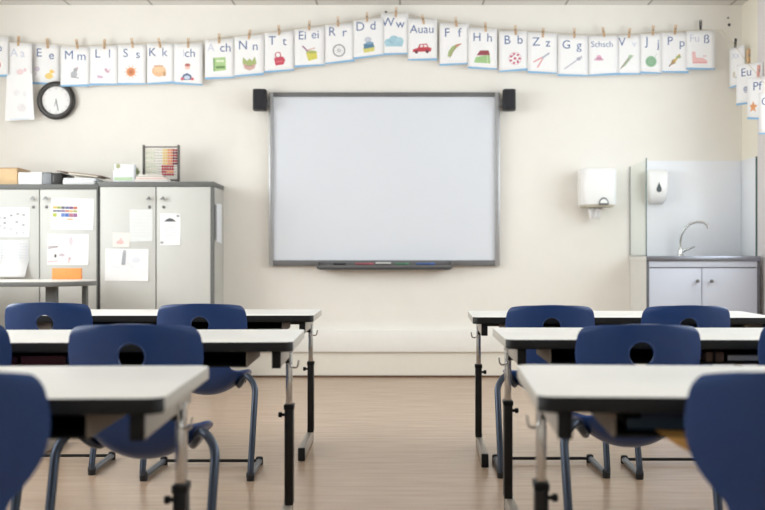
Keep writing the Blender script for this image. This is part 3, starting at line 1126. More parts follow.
def p_feather(k): k.poly([(447.5, 57), (448.5, 51.5), (452, 46.5), (457, 44), (462, 43.5), (457, 47.5), (453.5, 51), (451.5, 56)], (160, 178, 116)); k.poly([(455, 45), (462, 43.5), (457, 47)], (206, 120, 110)); k.line(449.5, 58, 456, 46.5, .7, (150, 118, 90))
def p_house(k): k.poly([(476, 57), (489.5, 54.5), (490.5, 63.5), (474, 62.5)], (154, 196, 130)); k.poly([(476.5, 55.5), (480, 50.5), (488.5, 50.3), (490, 55)], (142, 58, 66)); k.line(487, 55, 487.5, 63.5, .7, (206, 226, 190))


def p_ball(k):
    k.ring(515, 58.5, 6.4, .6, (224, 176, 192))
    for i in range(7):
        a = i * 2 * PI / 7
        k.ell(515 + 4.5 * math.cos(a), 58.5 + 4.5 * math.sin(a), 1.3, 1.2, (198, 84, 112), 8)
    k.ell(515, 58.5, 1.5, 1.5, (198, 84, 112), 8)
    k.ell(512.5, 55.8, .8, .8, (186, 110, 150), 8); k.ell(517.6, 60.6, .8, .8, (186, 110, 150), 8)


def p_pliers(k): k.line(533.5, 62, 542, 57.5, 1.4, (226, 150, 156)); k.line(537.5, 67.5, 543, 58, 1.4, (226, 150, 156)); k.line(542, 58, 549.5, 53, 1.6, (164, 172, 188)); k.ell(542.8, 57.8, 1.2, 1.2, (176, 176, 190))


def p_fork(k):
    k.line(564.5, 69, 577, 60, 1.1, (182, 182, 196)); k.ell(578.5, 59, 2, 1.6, (168, 168, 186))
    for d in (-1, 0, 1):
        k.line(579, 59 + d * 1.1, 582, 56.7 + d * 1.1, .5, (160, 160, 178))


def p_hat(k): k.ell(599, 59.5, 5, 1.1, (204, 150, 176)); k.ell(599, 58.6, 2.8, 3.6, (226, 168, 196), 10, PI, 2 * PI); k.line(596.5, 58.2, 601.5, 58.2, .8, (150, 104, 140))
def p_bird(k): k.poly([(620, 69), (624, 63), (629, 56.5), (632, 55), (630, 60), (625, 66)], (150, 180, 150)); k.ell(630.5, 56.5, 2.2, 1.8, (168, 196, 168)); k.line(620.5, 69, 629, 57.5, .9, (152, 120, 108)); k.line(632, 56, 634, 55.5, .6, (190, 180, 140))


def p_yoyo(k): k.ell(651, 61.5, 5.6, 5.6, (146, 190, 154)); k.ring(651, 61.5, 4, .7, (104, 156, 116)); k.ring(651, 61.5, 2, .7, (120, 168, 130)); k.line(655, 57, 657, 54, .4, (150, 180, 156))
def p_brush(k): k.poly([(670, 65.5), (672, 60), (677, 58), (675, 63.5)], (166, 132, 92)); k.line(674, 61.5, 680, 54.5, 2.2, (206, 176, 92)); k.ell(678.5, 57, 2.6, 1.3, (150, 168, 110)); k.line(671, 64, 669, 66.5, 1.2, (120, 96, 80))
def p_foot(k): k.poly([(692, 52), (695, 51.5), (696, 57.5), (703, 58), (707.5, 61), (707, 63.5), (692.5, 63.5)], (240, 190, 190)); k.line(693, 62.5, 707, 62.5, .9, (224, 146, 146)); k.line(703, 56, 706.5, 56, .8, (232, 170, 170))
def p_small(k): k.ell(733, 74, 1.6, 3.2, (206, 200, 180)); k.ell(736, 77, 1.4, 1.6, (196, 196, 206))
def p_snail(k): k.ell(745.5, 88.5, 2.6, 3, (184, 188, 208)); k.ring(745.5, 88.5, 2, .6, (140, 146, 176)); k.line(744, 92, 749, 92, .8, (176, 180, 200))
def p_star(k): k.poly([(753, 100), (754.5, 104), (757.5, 104.5), (755, 107.5), (755.8, 111.5), (753, 109), (750, 111), (751, 106.8), (749.5, 104), (752, 103.6)], (226, 150, 92))
def p_red(k): k.ell(768, 119, 3, 3.4, (206, 120, 124))
def p_apple(k): k.ell(-3, 65, 4, 4, (210, 120, 110)); k.line(-3, 61, -2, 58, .8, (120, 100, 80))


# x0, x1, top at x0, top at x1, bottom at x0, bottom at x1, letters [(text, x, y, size px, faded)], picture, words for the label
cards = [
    (-19, 8.5, 36, 37, 76, 77, [('O', -9, 47, 13, 0), ('o', -1, 48, 12, 0)], p_apple, 'O o card cut off by the left photo edge', 'O o'),
    (9.5, 32, 42.5, 43.5, 80, 81, [('A', 14, 53, 12, 1), ('a', 22.5, 53.5, 12, 1)], p_pale, 'washed-out A a alphabet card above the long white sheet', 'A a'),
    (32, 60, 43, 45, 84, 85, [('E', 39, 53, 12, 0), ('e', 51.5, 55.5, 12, 0)], p_duck, 'E e alphabet card with a yellow duck, above the clock', 'E e'),
    (60.5, 89.5, 47, 47.5, 86.5, 86.5, [('M', 69, 55.5, 12.5, 0), ('m', 81.5, 56.5, 12.5, 0)], p_mouse, 'M m alphabet card with a grey mouse, overlapping the clock', 'M m'),
    (89.5, 118, 46.5, 45.5, 85.5, 85, [('L', 97.5, 54, 12, 0), ('l', 109.5, 54, 12, 0)], p_leaf, 'L l alphabet card with faint pink drawings', 'L l'),
    (118, 146, 45, 44.5, 85, 84.5, [('S', 125.6, 53.5, 12, 0), ('s', 138, 54.5, 12, 0)], p_sun, 'S s alphabet card with an orange sun', 'S s'),
    (147, 174, 43.5, 43.5, 84.5, 83.5, [('K', 152.3, 52.5, 12, 0), ('k', 164.5, 52.5, 12, 0)], p_bun, 'K k alphabet card with a round tan bun', 'K k'),
    (174, 202.5, 44, 43.5, 84, 85.5, [('I', 183.6, 53.5, 10, 1), ('ch', 190, 53.5, 12, 0)], p_boy, 'ch alphabet card with a child in a blue jumper', 'child ch'),
    (205, 234.5, 40, 38.5, 79.5, 78, [('A', 211, 48, 11, 1), ('ch', 225.5, 48, 12.5, 0)], p_book, 'ch alphabet card with a green book', 'book ch'),
    (234.5, 264, 37, 34.5, 76.8, 75, [('N', 243, 45.5, 12.5, 0), ('n', 255.3, 46.5, 12.5, 0)], p_nest, 'N n alphabet card with a leafy nest', 'N n'),
    (264.5, 294, 33, 31, 73, 70.5, [('T', 272.2, 41, 12.5, 0), ('t', 284.5, 41.5, 12.5, 0)], p_bag, 'T t alphabet card with a red handbag', 'T t'),
    (294.5, 324.5, 29.5, 26.5, 67.5, 65.5, [('Ei', 302.3, 35.8, 12, 0), ('ei', 315.3, 34.8, 12, 0)], p_bucket, 'Ei ei alphabet card with a yellow bucket', 'Ei ei'),
    (325, 354.5, 25, 23, 64.3, 61.5, [('R', 332, 32, 12.5, 0), ('r', 344.5, 32.5, 12.5, 0)], p_wheel, 'R r alphabet card with a grey spoked wheel', 'R r'),
    (353.5, 383.5, 20.5, 17.5, 59.5, 55.5, [('D', 360.2, 27, 12.5, 0), ('d', 373, 25.8, 12.5, 0)], p_tin, 'D d alphabet card with a blue and yellow tin', 'D d'),
    (381, 408.5, 13.5, 13, 55.3, 54.2, [('W', 388, 22.5, 12.5, 0), ('w', 400.3, 24, 12.5, 0)], p_cloud, 'W w alphabet card with a pale blue cloud', 'W w'),
    (408, 437, 18.5, 19.5, 60.5, 60.5, [('Auau', 422, 29.5, 11.6, 0)], p_car, 'Au au alphabet card with a red car', 'Au au'),
    (439.5, 469, 23.5, 23.5, 66, 64, [('F', 447, 33, 12.5, 0), ('f', 459.5, 33, 12.5, 0)], p_feather, 'F f alphabet card with a green feather', 'F f'),
    (468, 497, 28, 28.5, 68.5, 69.8, [('H', 477, 37.5, 12, 0), ('h', 489.5, 38, 12, 0)], p_house, 'H h alphabet card with a green house and red roof', 'H h'),
    (499, 527.5, 31.5, 31, 72.2, 70.5, [('B', 507.2, 40.3, 12.5, 0), ('b', 520, 40, 12.5, 0)], p_ball, 'B b alphabet card with a red dotted ball', 'B b'),
    (527.5, 557, 32, 33.5, 73, 74, [('Z', 536, 42, 12, 0), ('z', 548, 43, 12, 0)], p_pliers, 'Z z alphabet card with pink-handled pliers', 'Z z'),
    (557.5, 588, 35, 35.5, 76, 76.3, [('G', 566.3, 45, 12, 0), ('g', 579, 45.5, 12, 0)], p_fork, 'G g alphabet card with a grey fork', 'G g'),
    (588.5, 618, 36, 35.5, 76, 75, [('Schsch', 602, 44.5, 8.2, 0)], p_hat, 'Sch sch alphabet card with a small pink hat', 'Sch sch'),
    (617, 641, 35.5, 35, 75, 74.5, [('V', 622, 42.3, 12, 0), ('v', 634.3, 43.8, 10, 1)], p_bird, 'V v alphabet card with a slim green bird', 'V v'),
    (640.5, 661.5, 34, 33.5, 73.5, 74, [('J', 647, 41.5, 12, 0), ('j', 658.3, 44, 12, 0)], p_yoyo, 'J j alphabet card with a round green yo-yo', 'J j'),
    (660, 688.5, 32.5, 33, 72.5, 73.3, [('P', 670, 41.3, 12, 0), ('p', 682, 43, 12, 0)], p_brush, 'P p alphabet card with a brown and yellow brush', 'P p'),
    (686.5, 715, 31.5, 30.5, 69.7, 69.7, [('Fu', 694.5, 38.5, 11, 1), ('ß', 706.5, 39.5, 12.5, 0)], p_foot, 'ß alphabet card with a pink foot, last on the back wall', 'ß'),
]
side_cards = [
    (727, 747, 47, 46, 87, 86.5, [('Xx', 735, 55.5, 9, 1)], p_small, 'narrow alphabet card first around the right corner', 'first corner', 7.22, -1.1),
    (735.5, 763.5, 63, 64, 104, 103.5, [('Eu', 746, 72, 12, 0)], p_snail, 'Eu alphabet card with a grey snail near the right corner', 'snail', 6.93, -.80),
    (747, 775, 76, 77, 118, 121, [('Pf', 757, 86, 12, 0)], p_star, 'alphabet card with an orange star below the snail card', 'star', 6.74, -.72),
    (758.5, 786.5, 91, 92, 133, 136, [('Qu', 769, 101, 12, 0)], p_red, 'lowest alphabet card at the right photo edge', 'lowest corner', 6.54, -.72),
]
pegs = [None, (18.5, 41, .05), (47.5, 43.5, -.1), (77, 44, -.15), (104.5, 44, .05), (132.3, 43, -.15), (159.5, 43, -.2), (188.3, 43, 0), (219.2, 38.5, .05),
        (249.5, 34.5, .15), (279, 30, -.05), (309.3, 25.5, .05), (338, 21.5, 0), (367, 17, 0), (396, 12, .05), (423, 19.5, -.2), (456, 22, -.1), (485.5, 27, -.05),
        (515.5, 30, -.05), (543, 32.5, .05), (574.3, 33, 0), (603.5, 32, -.15), (629.3, 33, .1), (653, 30.5, .1), (675.3, 29.5, .1), (700.6, 25, 0)]


def make_card(cd, i, Y):
    x0, x1, ta, tb_, ba, bb, letters, pic, label, _ = cd[:10]
    full = label if 'card cut' not in label else 'alphabet ' + label
    mx_, mt = (x0 + x1) / 2, (ta + tb_) / 2
    c = at(mx_, mt, Y)
    t = thing('alphabet_card', full, 'card', c, group='alphabet cards on the string')
    def L(px, py, dy=0.0):
        return ((px - VX) * Y / F - c.x, dy, H + (VY - py) * Y / F - c.z)
    bm = bmesh.new()
    n = 6
    g = []
    for j in range(n + 1):
        v = j / n
        row = []
        for k in range(n + 1):
            u = k / n
            px = x0 + (x1 - x0) * u
            py = (ta + (tb_ - ta) * u) * (1 - v) + (ba + (bb - ba) * u) * v
            row.append(bm.verts.new(L(px, py, 0)))
        g.append(row)
    for j in range(n):
        for k in range(n):
            bm.faces.new([g[j][k], g[j + 1][k], g[j + 1][k + 1], g[j][k + 1]])
    o = obj('sheet', bm, M['paper'], t)
    m = o.modifiers.new('thick', 'SOLIDIFY')
    m.thickness = .0008
    m.offset = 0
    bm = bmesh.new()
    s0, s1 = (2.1, 1.4) if i % 3 else (1.4, 2.3)
    add_ = [L(x0, ba - s0, -.0006), L(x1, bb - s1, -.0006), L(x1, bb, -.0006), L(x0, ba, -.0006)]
    bm.faces.new([bm.verts.new(p) for p in add_])
    obj('blue_border', bm, BORD, t, smooth=False)
    for s, px, py, size, faded in letters:
        me = text_mesh(s, size * Y / F, None)
        o = link('letters', me, t, INKF if faded else INK)
        o.location = L(px, py, -.0007)
    if pic:
        k = Ink(c.x, c.z, Y, -.0006)
        pic(k)
        k.done('picture', t)
    return t


peg_proto = None


def peg_mesh_parts(t, m):
    for s in (-1, 1):
        bm = bmesh.new()
        add_prism(bm, [(s * .0015, -.036), (s * .006, -.036), (s * .0085, .0), (s * .0075, .036), (s * .004, .036), (s * .0015, .005)], -.006, .006, 'y')
        obj('prong', bm, m, t, smooth=False)
    lathe('spring', [(.006, -.0075), (.006, .0075)], (0, 0, .002), 'y', M['spring'], t, 12)


peg_protos = {}


def place_peg(px, py, rot, Y, label, m='peg', yaw=0, scale=1.0):
    if m not in peg_protos:
        t = thing('clothes_peg', label, 'clothes peg', group='clothes pegs on the string')
        peg_mesh_parts(t, M[m])
        peg_protos[m] = t
    else:
        t = copy_tree(peg_protos[m])
        t['label'] = label
    t.location = at(px, py, Y)
    t.rotation_euler = (0, rot, yaw)
    t.scale = (scale,) * 3
    return t


for i, cd in enumerate(cards):
    Y = 7.327 if cd[9] == 'E e' else YK2 - .0035 * (i % 2)
    make_card(cd, i, Y)
    if pegs[i]:
        px, py, rot = pegs[i]
        who = cd[9]
        dark = i == 25
        place_peg(px, py, rot, (7.325 if who == 'E e' else YK2 - .002), ('dark clothes peg' if dark else 'wooden clothes peg') + ' gripping the ' + who + ' card', 'pegd' if dark else 'peg')
for i, cd in enumerate(side_cards):
    make_card(cd, i, cd[10]).rotation_euler = (0, 0, cd[11])
    (px, py, rot, m, sc) = ((735.5, 43, .1, 'pegd', .9), (748.5, 56, 0, 'peg', 1.35), (758.5, 71, .1, 'pegp', 1.1), (773, 86, .1, 'peg', 1))[i]
    place_peg(px, py, rot, cd[10] - .003, {'pegd': 'dark brown', 'peg': 'tan wooden', 'pegp': 'pink'}[m] + ' clothes peg on the ' + cd[9] + ' card', m, .5, sc)
# the string the cards hang from
sp_ = [at(-30, 40, 7.286)]
for (x0, x1, ta, tb_) in [c[:4] for c in cards[1:]]:
    sp_.append(at((x0 + x1) / 2, (ta + tb_) / 2 - 1.2, 7.286))
sp_ += [at(722, 30, 7.287), at(735, 45, 7.202), at(746.5, 62, 6.932), at(758, 75, 6.742), at(770, 90, 6.542), at(790, 104, 6.3)]
o = tube('hanging_string', sp_, .0016, M['string'], None, 6)
tag(o, 'thin tan string strung across the wall holding the alphabet cards', 'string')
# small screws in the wall
for (px, py, lb) in ((386, 12, 'small dark screw in the wall just left of the W w peg'), (729, 25, 'lower dark screw in the wall right of the ß card'), (728, 18, 'upper pale screw in the wall right of the ß card')):
    p = at(px, py, D)
    t = thing('wall_screw', lb, 'screw', p, group='screws in the back wall')
    big = .010 if py == 25 else .007
    lathe('screw_head', [(big, -.008), (big * 1.1, -.004), (big * .6, 0)], (0, 0, 0), 'y', M['pegd'] if py != 18 else M['handle'], t, 12)
# long white sheets next to the clock
p = at(19.5, 75, 7.27)
t = thing('long_white_sheet', 'long white sheet hanging in front of the A a card beside the clock', 'paper', p)
bm = bmesh.new()
pr = [(7.0, 75.0, 32.2, 74.0, 0), (6.5, 90, 32.8, 89.5, -.004), (5.5, 106, 33.6, 105.5, -.004), (5, 121, 34.4, 119.5, 0)]
g = []
for a, ya, b, yb, dy in pr:
    g.append([bm.verts.new(((x - VX) * 7.27 / F - p.x, dy, H + (VY - y) * 7.27 / F - p.z)) for x, y in ((a, ya), ((a + b) / 2, (ya + yb) / 2), (b, yb))])
for j in range(3):
    for i in range(2):
        bm.faces.new([g[j][i], g[j][i + 1], g[j + 1][i + 1], g[j + 1][i]])
o = obj('sheet', bm, M['paper'], t, smooth=False)
o.modifiers.new('thick', 'SOLIDIFY').thickness = .001
k = Ink(p.x, p.z, 7.27, -.006)
k.ell(17, 93, 3.4, 3, (236, 236, 240)); k.ell(22, 108, 4.5, 4, (236, 232, 236)); k.line(10, 119.6, 30, 118.8, .8, (206, 222, 238))
k.ell(25, 94, 2, 3, (238, 238, 243))
k.done('print', t)

# ------------------------------------------------------------------ pupils' tables
TH, TL, TD = .616, 1.25, .53


def make_table(name_label):
    """origin: middle of the front edge, on the floor; +y goes away from the pupil"""
    t = thing('school_table', name_label, 'table', group='pupils\' tables')
    hx = TL / 2
    # slab: white laminate above, black front/back edge, grey ends
    bm = bmesh.new()
    outl = rounded_rect(-hx, hx, 0, TD, .028, 6)
    n = len(outl)
    z0, z1 = TH - .029, TH
    b_ = .003
    def inset(s):
        return [(x * (1 - s / hx), TD / 2 + (y - TD / 2) * (1 - s / (TD / 2))) for x, y in outl]
    rings = [[bm.verts.new((x, y, z)) for x, y in pts_] for pts_, z in ((inset(b_), z0), (outl, z0 + b_), (outl, z1 - b_), (inset(.001), z1 - .001), (inset(b_), z1))]
    for a, b in zip(rings, rings[1:]):
        for k in range(n):
            f = bm.faces.new([a[k], a[(k + 1) % n], b[(k + 1) % n], b[k]])
            nx, ny = outl[(k + 1) % n][1] - outl[k][1], -(outl[(k + 1) % n][0] - outl[k][0])
            f.material_index = 1 if abs(ny) > .30 * abs(nx) else 2
            if a is rings[3]:
                f.material_index = 0
    f = bm.faces.new(rings[-1]); f.material_index = 0
    f = bm.faces.new(rings[0]); f.material_index = 1
    obj('tabletop', bm, [M['laminate'], M['black_edge'], M['side_edge']], t)
    zr0, zr1 = TH - .078, z0
    for s in (-1, 1):
        xr_ = s * (hx - .05)
        r = box('side_rail', xr_ - .012, xr_ + .012, .036, TD - .03, zr0, zr1, M['steel_grey'], t, .002)
        box('rail_cap', xr_ - .013, xr_ + .013, .028, .037, zr0 - .001, zr1 - .0002, M['black_edge'], r, .002)
        # telescopic leg
        ly = .415
        xl_ = xr_ + s * .006
        lg = box('leg', xl_ - .014, xl_ + .014, ly - .025, ly + .025, .054, .376, M['black_steel'], t, .003)
        box('inner_tube', xl_ - .010, xl_ + .010, ly - .019, ly + .019, .35, zr0 + .012, M['chrome'], lg, .003)
        box('collar', xl_ - .016, xl_ + .016, ly - .027, ly + .027, .364, .380, M['black_edge'], lg, .002)
        lathe('adjusting_knob', [(.005, 0), (.005, .009), (.009, .010), (.009, .020), (.006, .022)] if s < 0 else [(.005, 0), (.005, -.009), (.009, -.010), (.009, -.020), (.006, -.022)],
              (xl_ - s * .014, ly, .345), 'x', M['black_edge'], lg, 12)
        box('gusset', xr_ - .0125, xr_ + .0125, ly - .03, ly + .03, zr0 - .022, zr0 + .004, M['black_edge'], lg, .002)
        ft = box('foot', xr_ - .0135, xr_ + .0135, .0, .455, .006, .054, M['steel_grey'], t, .003)
        box('foot_cap', xr_ - .0145, xr_ + .0145, -.012, .008, .002, .056, M['black_edge'], ft, .003)
        box('foot_cap', xr_ - .0145, xr_ + .0145, .45, .465, .002, .056, M['black_edge'], ft, .003)
        bm = bmesh.new()
        for yy in (.03, .43):
            add_lathe(bm, [(.009, 0), (.009, .008)], (xr_, yy, 0), 'z', 12)
        obj('glide', bm, M['rubber'], ft)
        xo = s * (hx - .05 + .012)
        tube('bag_hook', fillet([(xo, .34, zr0 + .02), (xo + s * .004, .34, zr0 - .03), (xo + s * .026, .34, zr0 - .034), (xo + s * .030, .34, zr0 - .008)], .014), .0028, M['chrome'], t, 8)
    box('cross_beam', -hx + .06, hx - .06, .40, .43, z0 - .035, z0, M['black_steel'], t, .002)
    # book tray
    x0_, x1_ = -hx + .135, hx - .135
    tr = box('book_tray', x0_, x1_, .03, .36, TH - .075, TH - .071, M['tray'], t)
    box('tray_back', x0_, x1_, .355, .36, TH - .071, z0, M['tray'], tr)
    for xx in (x0_, x1_):
        box('tray_side', xx - .002, xx + .002, .03, .36, TH - .075, z0, M['tray_side'], tr)
    box('tray_divider', -.002, .002, .04, .355, TH - .071, z0, M['tray'], tr)
    return t


tspots = [
    (-.403, 1, 1.715, 1.9, 'white-topped school table in the front row, left of the aisle'),
    (.237, -1, 1.735, -2.6, 'white-topped school table in the front row, right of the aisle'),
    (-.306, 1, 2.885, 1.6, 'white-topped school table in the middle row, left of the aisle'),
    (.312, -1, 2.975, -.8, 'white-topped school table in the middle row, right of the aisle'),
    (-.366, 1, 4.27, .5, 'white-topped school table in the back row, left of the aisle'),
    (.298, -1, 4.14, -1.6, 'white-topped school table in the back row, right of the aisle'),
]
tables = []
proto_t = None
for xe, s, y, ang, lb in tspots:
    if proto_t is None:
        proto_t = t = make_table(lb)
    else:
        t = copy_tree(proto_t)
        t['label'] = lb
    a = math.radians(ang)
    # turned about its aisle-side front corner
    t.location = (xe - s * TL / 2 * math.cos(a), y - s * TL / 2 * math.sin(a), 0)
    t.rotation_euler = (0, 0, a)
    tables.append(t)

# the far foot of the left back-row table is shorter, clear of the chair standing there
for ch in tables[4].children:
    if ch.name.startswith('foot') and ch.data.vertices[0].co.x < 0:
        ch.scale.y = .72
        ch.location.y = .127

# things in the book trays
zt_tray = TH - .071


def tray_item(name, label, cat, x0, x1, y0, y1, z0, z1, cover, pages=None, spine='y', rot=0):
    t = thing(name, label, cat, ((x0 + x1) / 2, (y0 + y1) / 2, z0), (0, 0, rot))
    w, d, h = (x1 - x0) / 2, (y1 - y0) / 2, z1 - z0
    if pages:
        bm = bmesh.new()
        add_box(bm, -w, w, -d, d, 0, .003)
        add_box(bm, -w, w, -d, d, h - .003, h)
        if spine == 'x':
            add_box(bm, -w, -w + .003, -d, d, .003, h - .003)
        else:
            add_box(bm, -w, w, -d, -d + .003, .003, h - .003)
        obj('cover', bm, cover, t, smooth=False)
        box('pages', -w + .005, w - .005, -d + (.006 if spine == 'x' else .0035), d - .006, .0032, h - .0032, pages, t)
    else:
        box('body', -w, w, -d, d, 0, h, cover, t, min(.004, h * .3))
    return t


dr = mat('book_dark_red', (96, 30, 40), .5)
tray_item('red_exercise_book', 'dark red exercise book in the tray of the left middle-row table', 'book', -1.10, -.97, 2.93, 3.12, zt_tray, zt_tray + .026, dr, M['paper_pale'])
tray_item('red_ring_file', 'dark red file lying beside the red exercise book in the tray', 'file', -1.34, -1.11, 2.93, 3.14, zt_tray, zt_tray + .025, mat('file_dark_red', (82, 26, 36), .5))
tb2 = mat('book_teal', (42, 66, 84), .5)
tray_item('teal_workbook', 'dark teal workbook in the tray of the right front-row table', 'book', .405, .62, 1.80, 2.0, zt_tray + .0032, zt_tray + .023, tb2, M['paper_pale'])
tray_item('navy_workbook', 'navy workbook lying on the dark teal workbook in the tray', 'book', .43, .64, 1.80, 2.01, zt_tray + .0235, zt_tray + .039, mat('book_navy', (36, 48, 74), .5), M['paper_pale'])
t = thing('yellow_envelope', 'yellow envelope drooping out of the right front-row table tray', 'envelope', (.512, 1.80, zt_tray))
bm = bmesh.new()
rows = [(-.055, .055, .17, .0013), (-.055, .055, -.040, .0013), (-.048, .056, -.050, -.004), (-.030, .058, -.060, -.016), (.0, .060, -.066, -.032), (.025, .060, -.068, -.042)]
g = [[bm.verts.new((a, y, z)), bm.verts.new((b, y, z))] for a, b, y, z in rows]
for a, b in zip(g, g[1:]):
    bm.faces.new([a[0], a[1], b[1], b[0]])
o = obj('paper', bm, mat('envelope_ochre', (206, 152, 76), .7), t, ang=90)
o.modifiers.new('thick', 'SOLIDIFY').thickness = .0016
tray_item('brown_pencil_case', 'brown pencil case in the tray of the right middle-row table', 'pencil case', .915, .970, 3.02, 3.10, zt_tray, zt_tray + .03, mat('case_brown', (110, 86, 72), .6))
t = tray_item('black_folder', 'black folder with a white paper edge in the right middle-row tray', 'folder', .98, 1.17, 3.03, 3.24, zt_tray, zt_tray + .022, mat('folder_black', (24, 22, 24), .5), M['paper_pale'], 'x')
tray_item('blue_box_file', 'dark blue file in the tray of the left front-row table', 'file', -.86, -.66, 1.755, 1.98, zt_tray, zt_tray + .024, mat('file_blue', (26, 27, 34), .5))

# ------------------------------------------------------------------ chairs
def chair_shell():
    """dense solid shell with the grip hole cut; returns an evaluated mesh. origin on the floor below the backrest, +y forward"""
    # (y, z, half width, side curl y, side curl z)
    prof = [(-.016, .6775, .150, .045, -.013), (-.0155, .6755, .158, .045, -.013), (-.0145, .667, .1665, .046, -.012), (-.013, .653, .172, .047, -.008), (-.008, .62, .176, .048, -.002), (-.003, .585, .178, .048, 0),
            (.003, .55, .172, .045, 0), (.010, .515, .156, .038, 0), (.018, .485, .134, .028, 0), (.026, .458, .109, .016, .002), (.034, .43, .105, .006, .004), (.043, .400, .112, 0, .014),
            (.055, .362, .136, -.004, .044), (.082, .326, .158, 0, .080), (.13, .304, .174, 0, .103), (.19, .302, .172, 0, .095), (.26, .315, .162, 0, .065), (.33, .335, .148, 0, .030), (.37, .342, .138, -.006, .010), (.392, .338, .118, -.012, .0)]
    nu = 24
    bm = bmesh.new()
    g = []
    for y, z, w, cy, czz in prof:
        row = []
        for i in range(nu + 1):
            u = -1 + 2 * i / nu
            row.append(bm.verts.new((w * u, y + cy * abs(u) ** 2.2, z + czz * abs(u) ** 2.2)))
        g.append(row)
    for a, b in zip(g, g[1:]):
        for i in range(nu):
            bm.faces.new([a[i], a[i + 1], b[i + 1], b[i]])
    me = bpy.data.meshes.new('shell')
    bmesh.ops.recalc_face_normals(bm, faces=bm.faces)
    bm.to_mesh(me)
    bm.free()
    o = bpy.data.objects.new('shell', me)
    C.objects.link(o)
    ss = o.modifiers.new('s', 'SUBSURF')
    ss.levels = 1
    so = o.modifiers.new('t', 'SOLIDIFY')
    so.thickness = .008
    so.offset = 0
    bv = o.modifiers.new('b', 'BEVEL')
    bv.width = .003
    bv.segments = 2
    bv.limit_method = 'ANGLE'
    bv.angle_limit = math.radians(50)
    bm = bmesh.new()
    add_lathe(bm, [(.036, -.1), (.036, .1)], (0.0, 0, .592), 'y', 32)
    cm = bpy.data.meshes.new('cut')
    bmesh.ops.recalc_face_normals(bm, faces=bm.faces)
    bm.to_mesh(cm)
    bm.free()
    co = bpy.data.objects.new('cut', cm)
    C.objects.link(co)
    bo = o.modifiers.new('h', 'BOOLEAN')
    bo.object = co
    bo.operation = 'DIFFERENCE'
    bo.solver = 'EXACT'
    bpy.context.view_layer.update()
    dg = bpy.context.evaluated_depsgraph_get()
    res = bpy.data.meshes.new_from_object(o.evaluated_get(dg))
    bpy.data.objects.remove(o)
    bpy.data.objects.remove(co)
    return res


def split_shell(me, upper):
    bm = bmesh.new()
    bm.from_mesh(me)
    kill = [f for f in bm.faces if (f.calc_center_median().z > .418) != upper]
    bmesh.ops.delete(bm, geom=kill, context='FACES')
    return bm


def make_chair(label):
    t = thing('school_chair', label, 'chair', group='blue school chairs')
    me = chair_shell()
    bk = obj('backrest', split_shell(me, True), M['blue'], t, ang=50)
    obj('seat', split_shell(me, False), M['blue'], t, ang=50)
    # rounded rim of the grip hole
    bm = bmesh.new()
    n = 32
    ctr = Vector((.0, -.0045, .592))
    rings = []
    for k in range(n):
        a = 2 * PI * k / n
        rad = Vector((math.cos(a), .12 * math.sin(a) * -1, math.sin(a)))
        rg = []
        for q in range(8):
            b = 2 * PI * q / 8
            rg.append(bm.verts.new(ctr + rad * (.037 + .0032 * math.cos(b)) + Vector((0, .0058 * math.sin(b) + .048 * (abs(.037 * math.cos(a)) / .178) ** 2.2, 0))))
        rings.append(rg)
    for k in range(n):
        for q in range(8):
            bm.faces.new([rings[k][q], rings[k][(q + 1) % 8], rings[(k + 1) % n][(q + 1) % 8], rings[(k + 1) % n][q]])
    obj('grip_rim', bm, M['blue'], bk, ang=80)
    # frame: on each side one bent tube - seat carrier, upright, floor runner
    for s in (-1, 1):
        pts = fillet([(s * .118, .31, .334), (s * .130, .12, .340), (s * .172, .06, .398), (s * .211, .04, .352), (s * .207, -.075, .016), (s * .198, .255, .016)], [.05, .06, .05, .035, .035], 8)
        lg = tube('leg', pts, .0125, M['tubeblue'], t, 14)
        bm = bmesh.new()
        add_lathe(bm, [(.0145, .0), (.0155, .012), (.0155, .028), (.0135, .034)], (0, 0, 0), 'z', 14)
        o = obj('foot_cap', bm, M['rubber'], lg)
        o.location = (s * .2055, -.060, 0)
        bm = bmesh.new()
        add_lathe(bm, [(.0145, .0), (.0155, .012), (.0145, .030), (.010, .033)], (0, 0, 0), 'z', 14)
        o = obj('foot_cap', bm, M['rubber'], lg)
        o.location = (s * .198, .245, 0)
    tube('stretcher', [(-.198, .237, .018), (.198, .237, .018)], .0065, M['black_steel'], t, 10)
    for s in (-1, 1):
        bm = bmesh.new()
        for yy in (.21, .29):
            add_box(bm, s * .122 - .013, s * .122 + .013, yy - .012, yy + .012, .334, .350, .003)
        obj('tube_clip', bm, M['rubber'], t)
    return t


cspots = [
    (-.742, 1.588, -.01, 1.0, 'nearest blue school chair at the left photo edge, by the front-row table'),
    (.637, 1.588, .012, 1.0, 'nearest blue school chair at the right photo edge, by the front-row table'),
    (-.697, 2.625, .0, 1.01, 'blue school chair at the left middle-row table, aisle side'),
    (-1.232, 2.70, .0, 1.01, 'blue school chair at the left middle-row table, cut by the photo edge'),
    (.676, 2.83, .0, .99, 'blue school chair at the right middle-row table, aisle side'),
    (1.195, 2.83, .0, 1.0, 'blue school chair at the right middle-row table, cut by the photo edge'),
    (-.782, 3.95, .0, 1.004, 'blue school chair at the left back-row table, aisle side'),
    (-1.426, 4.06, .0, 1.004, 'blue school chair at the left back-row table, nearer the cabinets\' left end'),
    (.600, 4.0, .0, .992, 'blue school chair at the right back-row table, aisle side'),
    (1.136, 3.98, .0, .992, 'blue school chair at the right back-row table, in front of the basin cabinet'),
]
ch0 = None
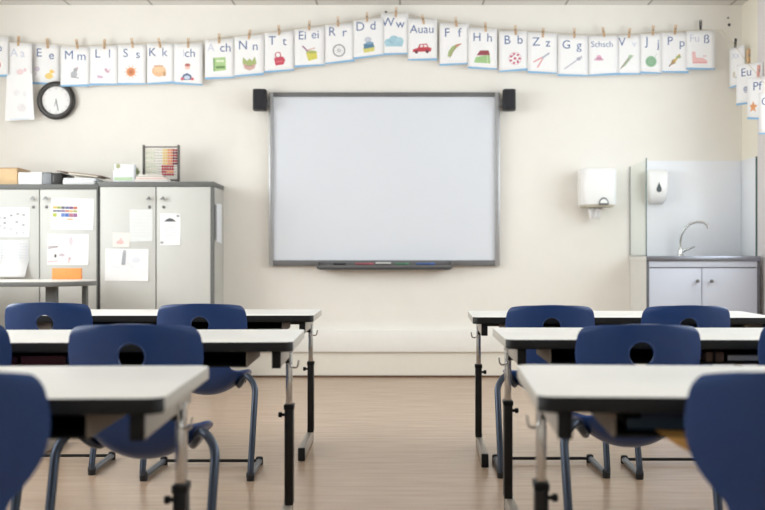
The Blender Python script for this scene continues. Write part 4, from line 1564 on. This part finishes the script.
for x, y, rz, sz, lb in cspots:
    if ch0 is None:
        ch0 = t = make_chair(lb)
    else:
        t = copy_tree(ch0)
        t['label'] = lb
    t.location = (x, y, 0)
    t.rotation_euler = (0, 0, rz)
    t.scale = (1, 1, sz)

# ------------------------------------------------------------------ daylight through the windows
def area(name, loc, rot, sx, sy, power, col):
    l = bpy.data.lights.new(name, 'AREA')
    l.shape = 'RECTANGLE'
    l.size, l.size_y = sx, sy
    l.energy = power
    l.color = col
    o = bpy.data.objects.new(name, l)
    C.objects.link(o)
    o.location = loc
    o.rotation_euler = rot
    return o


for (a, b), pw in zip(LW, (16, 58, 112)):
    area('daylight', (XL - .22, (a + b) / 2, (Z0 + Z1) / 2), (0, -PI / 2, 0), Z1 - Z0, b - a, pw, (1, .99, .975))
for (a, b), pw in zip(RW, (9, 32, 60)):
    area('daylight', (XR + .22, (a + b) / 2, (Z0 + Z1) / 2), (0, PI / 2, 0), Z1 - Z0, b - a, pw, (.95, .975, 1))

w = bpy.data.worlds.new('sky')
bpy.context.scene.world = w
w.use_nodes = True
w.node_tree.nodes['Background'].inputs['Color'].default_value = (.85, .92, 1, 1)
w.node_tree.nodes['Background'].inputs['Strength'].default_value = 1.0

# ------------------------------------------------------------------ camera
cd = bpy.data.cameras.new('camera')
cam = bpy.data.objects.new('camera', cd)
C.objects.link(cam)
cam.location = (0, 0, H)
cam.rotation_euler = (PI / 2, 0, 0)
cd.sensor_width = 36
cd.lens = F / 765 * 36
cd.shift_x = -(VX - 382.5) / 765
cd.shift_y = (VY - 255) / 765
cd.clip_start = .05
cd.dof.use_dof = True
cd.dof.focus_distance = 4.4
cd.dof.aperture_fstop = 3.0
S = bpy.context.scene
S.camera = cam
S.view_settings.view_transform = 'Standard'
S.view_settings.look = 'None'
S.view_settings.gamma = 1
S.view_settings.use_curve_mapping = False
S.view_settings.exposure = 0.06
S.cycles.use_denoising = True
S.cycles.max_bounces = 8
S.cycles.diffuse_bounces = 5
S.cycles.transparent_max_bounces = 12
